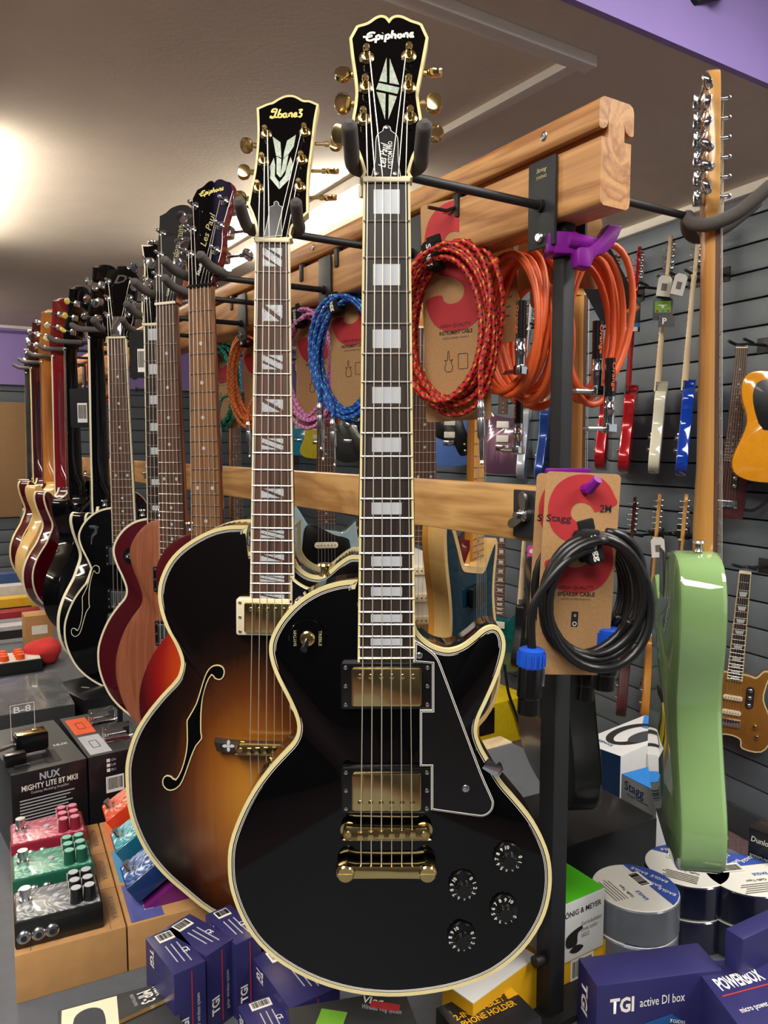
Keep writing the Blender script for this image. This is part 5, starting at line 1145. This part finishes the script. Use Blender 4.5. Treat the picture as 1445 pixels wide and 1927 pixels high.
# ---- black amplifier cartons behind them
t, w, d, h, Fm = carton('amplifier_carton', 'black carton printed with a white heading about a desktop amplifier', 'carton', (20, 1461), (163, 1428), (0, 1375), TZ+.15, .1495, m_blkbox, 'black cartons behind the large pedals', lid=m_gbox)
text('NUX', w*.27, .013, Fm['front'] @ T(.0, 0, h*.42), m_lgrey, t, .03, name='lettering'); text('MIGHTY LITE BT MKII', w*.74, .010, Fm['front'] @ T(0, 0, h*.32), m_wht, t, .02); text('Desktop Modeling Amplifier', w*.5, .006, Fm['front'] @ T(0, 0, h*.25), m_lgrey, t, .004)
lines(t, Fm['front'], -.005, h*.18, w*.72, 8, m_lgrey, .0055, .0018); MB().box((-.0, 0, -h*.32), (w*.5, .0006, .02)).build('store_badge', m_lgrey, t, Fm['front'], False)
NX = t; NXw, NXd, NXh = w, d, h
for x in (.1, -.32): panel(t, Fm['top'], w*x, -d*.3, w*.2, d*.25, m_ink, 'top_print')
text('NUX', w*.2, .01, Fm['top'] @ T(w*.33, 0, -d*.1), m_wht, t, .02); lines(t, Fm['top'], -w*.3, -d*.3, w*.2, 4, m_lgrey)
dv = thing('wireless_transmitter', 'small black and gold plug-in transmitter in a clear stand', 'transmitter', tuple(t.matrix_basis @ V((-w*.08, -d*.1, h+.0015))), t.rotation_euler.z)
MB().box((0, 0, .018), (.055, .03, .03), bev=.004).build('case', m_pbob, dv); MB().box((0, 0, .0345), (.05, .026, .003), bev=.001).build('gold_top', m_gold, dv); MB().cyl((-.028, 0, .016), (-.062, 0, .010), .0032, 12).build('jack_tip', m_chrome, dv); MB().box((.008, 0, .037), (.012, .01, .003), bev=.001).build('button', m_gold, dv)
cl = thing('acrylic_stand', 'clear acrylic display panel lettered B-8', 'display stand', tuple(NX.matrix_basis @ V((-w*.08, d*.18, h+.0015))), NX.rotation_euler.z)
MB().box((0, 0, .035), (.045, .002, .07)).build('panel', m_clear, cl, None, False); text('B-8', .03, .012, T(0, -.0016, .058), m_wht, cl, .01); ringbind(rrect(.042, .066, .001), -.0016, -.0012, .0008, 0).build('outline', m_wht, cl, T(0, 0, .035))
for fx, lab in ((-.38, 'clear plug-in transmitter pack at the left end of the amplifier carton'),):
    cp = thing('wireless_transmitter', lab, 'transmitter', tuple(NX.matrix_basis @ V((w*fx, -d*.32, h+.0015))), NX.rotation_euler.z)
    MB().box((0, 0, .012), (.035, .02, .02), bev=.003).build('case', m_pbob, cp); MB().cyl((.018, 0, .012), (.05, 0, .012), .0032, 12).build('jack_tip', m_chrome, cp)
t, w, d, h, Fm = carton('amplifier_carton', 'black carton with barcode label right of the desktop amplifier carton', 'carton', (166, 1427), (262, 1406), (132, 1350), TZ+.15, .1495, m_blkbox, 'black cartons behind the large pedals', lid=m_gbox)
barcode(t, Fm['front'], -.0, h*.12, w*.35, .03, 4)
for i in range(3): MB().box((-w*.12, 0, h*.42-i*.009), (.006, .0006, .006)).build('tick_box', m_wht, t, Fm['front'], False); text(('CN', 'US', 'EU')[i], .008, .004, Fm['front'] @ T(-w*.02, 0, h*.42-i*.009), m_lgrey, t)
panel(t, Fm['top'], -w*.22, d*.22, w*.42, d*.4, m_orange, 'orange_picture'); panel(t, Fm['top'], -w*.22, -d*.25, w*.42, d*.42, m_lgrey, 'grey_picture')
for z in (d*.22, -d*.25): ringbind(rrect(w*.16, d*.16, .002), -.0008, 0, .001, 0).build('amp_outline', m_ink, t, Fm['top'] @ T(-w*.22, 0, z))
for z in (d*.2, -d*.25): text('NUX', w*.2, .012, Fm['top'] @ T(w*.22, 0, z), m_wht, t, .03)
for fz_, lab in ((.2, 'rear clear pack with silver jack on the second black carton'), (-.25, 'front clear pack with silver jack on the second black carton')):
    cp = thing('jack_pack', lab, 'adapter', tuple(t.matrix_basis @ V((w*.25, d*fz_, h+.0015))), t.rotation_euler.z)
    MB().box((0, 0, .014), (.05, .03, .026), bev=.003).build('clear_cover', m_clear, cp); MB().cyl((-.018, 0, .012), (.014, 0, .012), .0032, 12).build('jack_tip', m_chrome, cp)
t, w, d, h, Fm = carton('flat_case', 'flat dark grey case under clear film behind the amplifier cartons', 'case', (-60, 1357), (141, 1325), (-80, 1290), TZ+.14, .1395, m_gbox, None, lid=mat('film_grey', '#6f7072', .12, 0, .6, var=.3, nscale=20))
t, w, d, h, Fm = carton('speaker_box', 'small black practice speaker beside the flat grey case', 'speaker', (160, 1318), (230, 1300), (128, 1280), TZ+.14, .14, m_blkbox)
MB().prism(rrect(w*.7, h*.5, .005), -.0008, 0).build('grille', m_dark, t, Fm['front']); text('FINISH', .02, .006, Fm['top'] @ RY(60), m_wht, t, .01)
# ---- far left clutter
t = thing('effects_pedal', 'white effects pedal with six orange knobs at the left edge', 'pedal', atZ(20, 1262, TZ)+V((0, 0, 0)), RA)
MB().box((0, 0, .02), (.17, .12, .04), bev=.004).build('enclosure', m_satinblk, t); MB().box((0, 0, .041), (.162, .112, .003), bev=.001).build('panel', m_wpl, t)
for i in range(6): MB().cyl((0, 0, 0), (0, 0, .016), .014, 16, .012).build('knob', m_orange, t, T(-.02+.045*(i % 2), -.038+.033*(i//2), .042))
for i in range(4): MB().cyl((0, 0, 0), (0, 0, .02), .008, 14).build('foot_switch', m_steel, t, T(-.065, -.04+.03*i, .042))
c = atZ(84, 1248, TZ); t = thing('foam_ball', 'crumpled red foam cover on the counter by the black guitars', 'cover', c, 0)
b = bmesh.new(); bmesh.ops.create_icosphere(b, subdivisions=3, radius=.055)
for v in b.verts: v.co *= 1+.12*sin(v.co.x*70+1)*sin(v.co.y*60)+.08*sin(v.co.z*90); v.co.z = max(-.04, v.co.z*.8)
me = bpy.data.meshes.new('cover'); b.to_mesh(me); b.free(); me.materials.append(mat('red_foam', '#c8322e', .9)); me.shade_smooth(); link('cover', me, t, T(0, 0, .04))
stack = [('#2f4a78', 'blue'), ('#c9c9c9', 'silver'), ('#d8b028', 'yellow'), ('#8a1a2a', 'dark red'), ('#b8b8ba', 'grey')]
base = atZ(20, 1218, TZ)
for i, (hx_, nm) in enumerate(stack):
    t = thing('flat_carton', nm+' flat carton in the pile at the left edge', 'carton', base+RD*(.42-.08*i)+V((0, 0, .0)), RA+R(.6*((i % 3)-1)), 'pile of flat cartons')
    hh = .20-.035*i; MB().box((0, 0, hh/2), (.24, .07, hh), bev=.002).build('box', mat('carton_'+nm.replace(' ', '_'), hx_, .4), t); MB().box((0, -.0355, hh*.5), (.2, .0006, hh*.5)).build('label_print', m_lgrey if i % 2 else m_ink, t, None, False)
t = thing('kraft_carton', 'small kraft carton standing beside the red foam cover', 'carton', atZ(80, 1228, TZ)+RD*.09, RA, 'kraft pedal cartons'); MB().box((0, 0, .06), (.09, .09, .12), bev=.002).build('box', m_kbox, t); MB().box((0, -.0455, .07), (.05, .0006, .03)).build('label_print', m_wht, t, None, False)
# ---- indigo cartons at the front
def tgi(label, A, B, C, zt, h, seed, rot=0, side='TGI', grp='indigo cartons at the front left'):
    t, w, d, h, Fm = carton('indigo_carton', label, 'carton', A, B, C, zt, h, m_tgi, grp)
    barcode(t, Fm['top'] @ RY(0), -w*.0, d*.34, w*.5, d*.2, seed); lines(t, Fm['top'] @ RY(90), d*.12, w*.18, d*.5, 3, m_lgrey, .007, .0012)
    text('TGI', h*.22, w*.3, Fm['left'] @ T(-d*.25, 0, h*.36) @ RY(90), m_wht, t, .03)
    text('TGI', h*.22, w*.28, Fm['front'] @ T(-w*.2, 0, -h*.2) @ RY(-90), m_wht, t, .03); panel(t, Fm['front'], w*.05, 0, .0012, h*.9, m_sred, 'red_line'); text('guitar wireless system', h*.5, .006, Fm['front'] @ T(w*.25, 0, -h*.1) @ RY(-90), m_lgrey, t, .005)
    text('CE', d*.12, .008, Fm['top'] @ T(w*.25, 0, -d*.1) @ RY(90), m_wht, t, .02)
    return t
tgi('indigo carton standing upright with barcode top, nearest the kraft cartons', (327, 1835), (387, 1808), (278, 1763), TZ+.10, .0995, 5)
tgi('indigo carton standing upright with barcode top, next to the archtop', (388, 1800), (440, 1765), (336, 1731), TZ+.10, .0995, 6)
tgi('indigo carton tucked under the archtop body', (443, 1778), (492, 1755), (398, 1716), TZ+.098, .0975, 7)
tgi('low indigo carton below the black guitar body', (545, 1898), (640, 1856), (486, 1793), TZ+.07, .0695, 8)
tgi('small indigo carton at the bottom edge', (480, 1965), (560, 1935), (410, 1906), TZ+.055, .055, 9)
t, w, d, h, Fm = carton('music_player_carton', 'grey carton with cream picture lettered MP-3 at the bottom left', 'carton', (112, 2031), (350, 1959), (52, 1916), TZ+.05, .0495, m_gbox)
pn = MB().prism([(-w*.5, -d*.5), (-w*.02, -d*.5), (.0, d*.46), (-w*.47, d*.46)], -.0006, 0).build('cream_picture', m_ivory, t, Fm['top'], False)
text('NUX', w*.14, .012, Fm['top'] @ T(w*.37, 0, d*.38) @ RY(80), m_wht, t, .03); text('MP-3', w*.17, .017, Fm['top'] @ T(w*.25, 0, d*.32) @ RY(80), m_wht, t, .02); text('MIGHTY PLUG PRO', w*.17, .004, Fm['top'] @ T(w*.14, 0, d*.32) @ RY(80), m_lgrey, t, .01)
MB().prism(smooth([(-.02, -.03), (.02, -.03), (.022, .02), (0, .035), (-.022, .02)], 4), -.0012, -.0006).build('player_picture', m_dark, pn, T(-w*.25, 0, d*.15) @ MX.Scale(.7, 4))
MB().prism(rrect(.06, .006, .002), -.0012, -.0004).build('plug_picture', m_gold, t, Fm['top'] @ T(w*.22, 0, d*.1) @ RY(-15))
t, w, d, h, Fm = carton('microphone_carton', 'grey carton of a video microphone kit under the black guitar', 'carton', (560, 2010), (800, 1965), (520, 1900), TZ+.075, .075, m_gbox)
text('Vlog', w*.18, .014, Fm['top'] @ T(w*.2, 0, d*.35) @ RY(25), m_wht, t, .02); text('Wireless Vlog System', w*.34, .009, Fm['top'] @ T(w*.25, 0, d*.18) @ RY(25), m_lgrey, t, .01); panel(t, Fm['top'], w*.2, d*.4, w*.25, d*.12, m_sred, 'red_print', 25); panel(t, Fm['top'], -w*.2, d*.05, w*.22, d*.28, m_grp, 'screen_picture', 25)
# ---- right of the post
t, w, d, h, Fm = carton('riser', 'black box riser behind the tape rolls', 'riser', (1066, 1593), (1236, 1539), (930, 1515), TZ+.08, .0795, m_satinblk, None, bev=.001)
t, w, d, h, Fm = carton('headphone_carton', 'large white and blue carton picturing headphones', 'carton', (1089, 1395), (1168, 1423), (1163, 1331), TZ+.10, .0995, m_whbox, 'headphone cartons')
panel(t, Fm['front'], 0, 0, w, h, m_dkblue, 'blue_side'); text('S', .008, .012, Fm['front'] @ T(-w*.3, -.0006, h*.25), m_wht, t, .02)
hpic = [(.36*w*cos(a), .32*d*sin(a)) for a in [2*pi*i/32 for i in range(32)]]
ringbind(hpic, -.0007, 0, .012, .003).build('headphone_picture', m_ink, t, Fm['top']); MB().prism([(x*.5+w*.22, z*.6) for x, z in hpic], -.0012, 0).build('ear_cup_picture', m_dark, t, Fm['top'])
MB().prism([(-w*.5, d*.5), (w*.5, d*.5), (w*.5, d*.25), (-w*.1, d*.2)], -.0005, 0).build('blue_corner', m_stblue, t, Fm['top'], False)
text('Stagg', w*.4, .014, Fm['top'] @ T(-w*.1, 0, -d*.36) @ RY(180), m_dkblue, t, .01); panel(t, Fm['right'], d*.1, h*.0, d*.45, h*.6, m_lgrey, 'frame_print')
MB().prism([(-.014, -.012), (.014, -.012), (.004, 0), (.014, .012), (-.014, .012), (-.004, 0)], -.001, -.0004).build('headphone_outline', m_ink, t, Fm['right'] @ T(d*.1, 0, h*.0))
t, w, d, h, Fm = carton('headphone_carton', 'smaller white carton with blue lid lettered Stagg', 'carton', (1169, 1457), (1236, 1491), (1246, 1431), TZ+.113, .1125, m_whbox, 'headphone cartons', lid=m_stblue)
text('Stagg', w*.55, .022, Fm['front'] @ T(-w*.12, 0, h*.34), m_dkblue, t, .012); text('STUDIO headphones', w*.6, .006, Fm['front'] @ T(-w*.02, 0, h*.22), m_ink, t, .012); text('Stagg', d*.4, .022, Fm['right'] @ T(-d*.15, 0, h*.34), m_dkblue, t, .012)
m_tapetop = mat('tape_wrap_white', '#dedbd2', .3, 0, .3, var=.02); m_tapeb = mat('tape_navy', '#1a1c30', .15, 0, .6); m_tapeg = mat('tape_grey', '#5f646c', .3, 0, .3); m_eblue = mat('eagle_blue', '#2f4a9a', .5)
def tape_stack(cx, cy, rad, n, mm, labs, seed):
    zt = TZ+.05*n; c = atZ(cx, cy, zt)
    for i in range(n):
        t = thing('tape_roll', labs[i], 'tape roll', (c.x+.001*(i % 2), c.y, TZ+.05*i+(.0005)), R(seed*40+70*i), 'rolls of gaffer tape')
        b = MB(); N = 48; prof = [(rad-.002, 0), (rad, .002), (rad, .046), (rad-.002, .048)]
        b.rings([[(r_*cos(2*pi*k/N), r_*sin(2*pi*k/N), z) for k in range(N)] for r_, z in prof]); b.build('roll', mm, t)
        lb = MB().rings([[(r_*cos(2*pi*k/N), r_*sin(2*pi*k/N), z) for k in range(N)] for r_, z in ((rad-.001, .048), (rad-.002, .0488))]).build('wrapper', m_tapetop, t)
        Mt = T(0, 0, .0492) @ RX(-90)
        seg = [(rad*.97*cos(a), rad*.97*sin(a)) for a in [R(200+14*k) for k in range(11)]]
        MB().prism(seg, -.0003, 0).build('blue_pattern', m_eblue, lb, Mt, False)
        for k, (x, z, rr) in enumerate(((-.025, -.032, 25), (.004, -.043, 25), (.03, -.03, 25), (-.002, -.027, 25))): text('EAGLE', .024, .006, Mt @ T(x, -.0006, z) @ RY(-rr), m_wht, lb, .012)
        barcode(lb, Mt @ T(.012, -.0007, -.016), 0, 0, .034, .02, seed+i); text('EAGLE', .022, .006, Mt @ T(-.02, -.0005, .005), m_eblue, lb, .02)
        text('Gaffa Tape', .03, .006, Mt @ T(-.005, -.0005, .018), m_ink, lb, .012); lines(lb, Mt @ T(.005, -.0003, .045), 0, 0, .05, 5, m_greyink, .0045, .001)
tape_stack(1194, 1668, .058, 2, m_tapeg, ['lower grey tape roll under the front stack', 'grey tape roll on top of the front stack by the green carton'], 1)
tape_stack(1291, 1627, .058, 2, m_tapeb, ['lower navy tape roll of the middle stack', 'navy tape roll on top of the middle stack below the sage green guitar'], 2)
tape_stack(1400, 1643, .056, 2, m_tapeb, ['lower navy tape roll at the right edge', 'navy tape roll on top of the stack at the right edge'], 3)
t, w, d, h, Fm = carton('drink_holder_carton', 'white carton with lime green top picturing a black drink holder', 'carton', (1050, 1708), (1138, 1670), (985, 1642), TZ+.125, .0795, m_whbox, None, lid=m_lime)
text('KÖNIG & MEYER', w*.85, .009, Fm['front'] @ T(w*.0, 0, h*.3), m_ink, t, .02); text('Getränkehalter', w*.45, .006, Fm['front'] @ T(w*.22, 0, h*.05), m_greyink, t, .004); text('Drink holder', w*.36, .006, Fm['front'] @ T(w*.18, 0, -h*.05), m_greyink, t, .004); text('16022', w*.17, .006, Fm['front'] @ T(w*.09, 0, -h*.15), m_greyink, t, .004)
MB().prism(smooth([(-.01, -.012), (.006, -.012), (.008, .002), (.016, .006), (.014, .01), (-.004, .006), (-.012, .0)], 3), -.0008, 0).build('holder_picture', m_ink, t, Fm['front'] @ T(-w*.18, 0, -h*.1)); MB().prism(smooth([(-.012, 0), (0, .005), (.012, 0), (0, -.005)], 4), -.0008, 0).build('cup_picture', m_ink, t, Fm['front'] @ T(-w*.1, 0, -h*.33))
t, w, d, h, Fm = carton('yellow_carton', 'yellow carton under the white and green drink holder carton', 'carton', (1046, 1812), (1152, 1763), (985, 1738), TZ+.045, .0445, m_yel2, None)
barcode(t, Fm['front'], -w*.05, 0, w*.4, h*.7, 12)
t, w, d, h, Fm = carton('box_carton', 'indigo carton lettered TGI active DI box at the bottom right', 'carton', (1123, 1856), (1359, 1824), (1082, 1803), TZ+.09, .09, m_tgi, 'indigo cartons at the front right')
text('TGI', w*.19, .019, Fm['front'] @ T(-w*.3, 0, h*.2), m_wht, t, .035); text('active DI box', w*.36, .011, Fm['front'] @ T(w*.02, 0, h*.2), m_wht, t, .004); text('TGI', h*.42, .016, Fm['left'] @ T(-d*.1, 0, h*.1) @ RY(90), m_wht, t, .035)
pp = MB().prism([(-w*.2, -h*.5), (w*.28, -h*.5), (w*.26, -h*.22), (w*.1, -h*.02), (-.02, -h*.1)], -.0007, 0).build('device_picture', m_dkblue, t, Fm['front'], False); text('TGIDI1', .02, .004, Fm['front'] @ T(w*.14, -.001, -h*.12) @ RY(15), m_wht, t, .01)
t, w, d, h, Fm = carton('power_supply_carton', 'indigo carton lettered powerbox micro power supply in the bottom right corner', 'carton', (1412, 1960), (1590, 1945), (1376, 1805), TZ+.085, .0845, m_tgi, 'indigo cartons at the front right')
text('POWERBOX', w*.6, .02, Fm['top'] @ T(-w*.12, 0, d*.22) @ RY(-12), m_wht, t, .03, .2); text('micro power supply', w*.55, .010, Fm['top'] @ T(-w*.1, 0, -d*.12) @ RY(-12), m_wht, t, .004); panel(t, Fm['top'], -w*.1, d*.1, w*.65, .0015, m_sred, 'red_line', -12); panel(t, Fm['top'], w*.1, -d*.33, w*.4, d*.2, mat('copper_print', '#b8693c', .5), 'copper_picture', -12)
t, w, d, h, Fm = carton('strings_carton', 'indigo carton lying behind the powerbox carton', 'carton', (1398, 1768), (1500, 1720), (1385, 1738), TZ+.13, .13, m_tgi, 'indigo cartons at the front right')
t, w, d, h, Fm = carton('capo_carton', 'small black carton with orange print standing at the right edge', 'carton', (1409, 1556), (1500, 1590), (1445, 1543), TZ+.14, .1395, m_blkbox, None)
text('Dunlop', w*.45, .011, Fm['front'] @ T(-w*.22, 0, h*.38), m_wht, t, .012, .2); text('BODYGLOSS 65', w*.5, .007, Fm['front'] @ T(-w*.2, 0, h*.2), m_wht, t, .012); text('CREAM OF', w*.38, .007, Fm['front'] @ T(-w*.25, 0, h*.13), m_orange, t, .012); text('CARNAUBA', w*.38, .007, Fm['front'] @ T(-w*.25, 0, h*.07), m_orange, t, .012)
t, w, d, h, Fm = carton('tablet_holder_carton', 'black and yellow carton lettered 2-in-1 tablet and phone holder', 'carton', (885, 1975), (1020, 1915), (860, 1880), TZ+.06, .06, m_blkbox, None)
text('2-IN-1 TABLET &', w*.8, .009, Fm['top'] @ T(0, 0, d*.15), m_yel2, t, .02); text('PHONE HOLDER', w*.75, .009, Fm['top'] @ T(.0, 0, -d*.02), m_yel2, t, .02); panel(t, Fm['top'], w*.42, d*.3, w*.14, d*.4, m_yel2, 'yellow_edge')
t, w, d, h, Fm = carton('yellow_carton', 'yellow sided carton peeking out below the black guitar by the post', 'carton', (890, 1890), (1012, 1800), (830, 1850), TZ+.075, .075, m_yel2, None, lid=m_whbox)
# ---- floor beyond: wooden bench with grey top, yellow case
t = thing('yellow_case', 'bright yellow equipment case with black corner on the carpet', 'case', atZ(950, 1400, 0), RA)
MB().box((0, .15, .12), (.36, .3, .24), bev=.006).build('case_body', mat('bright_yellow', '#ecd016', .4), t); MB().box((-.13, -.002, .15), (.1, .01, .14), bev=.003).build('black_corner', m_pbob, t); k = MB().tube(smooth([(-.02, -.01, .45), (.0, -.02, .3), (.06, -.02, .16), (.1, -.03, .05)], 6, False), .008, 8); k.uv = {}; k.build('lead', m_cblk, t)

# swing tags of the guitars on the rack
def rack_tag(px, py, Y, w, h, label):
    t = thing('swing_tag', label, 'tag', M=T(*atY(px, py, Y)) @ RZ(-10), group='black price tags along the rack')
    c = MB().prism(rrect(w, h, .002), 0, .001).build('tag_face', m_satinblk, t); barcode(c, T(.008, -.0005, -h*.12), 0, 0, w*.5, h*.5, int(px))
rack_tag(261, 668, 1.62, .042, .095, 'black price tag with white barcode beside the wine red guitar neck')
rack_tag(150, 768, 2.2, .06, .11, 'black price tag with white barcode between the two black necks')
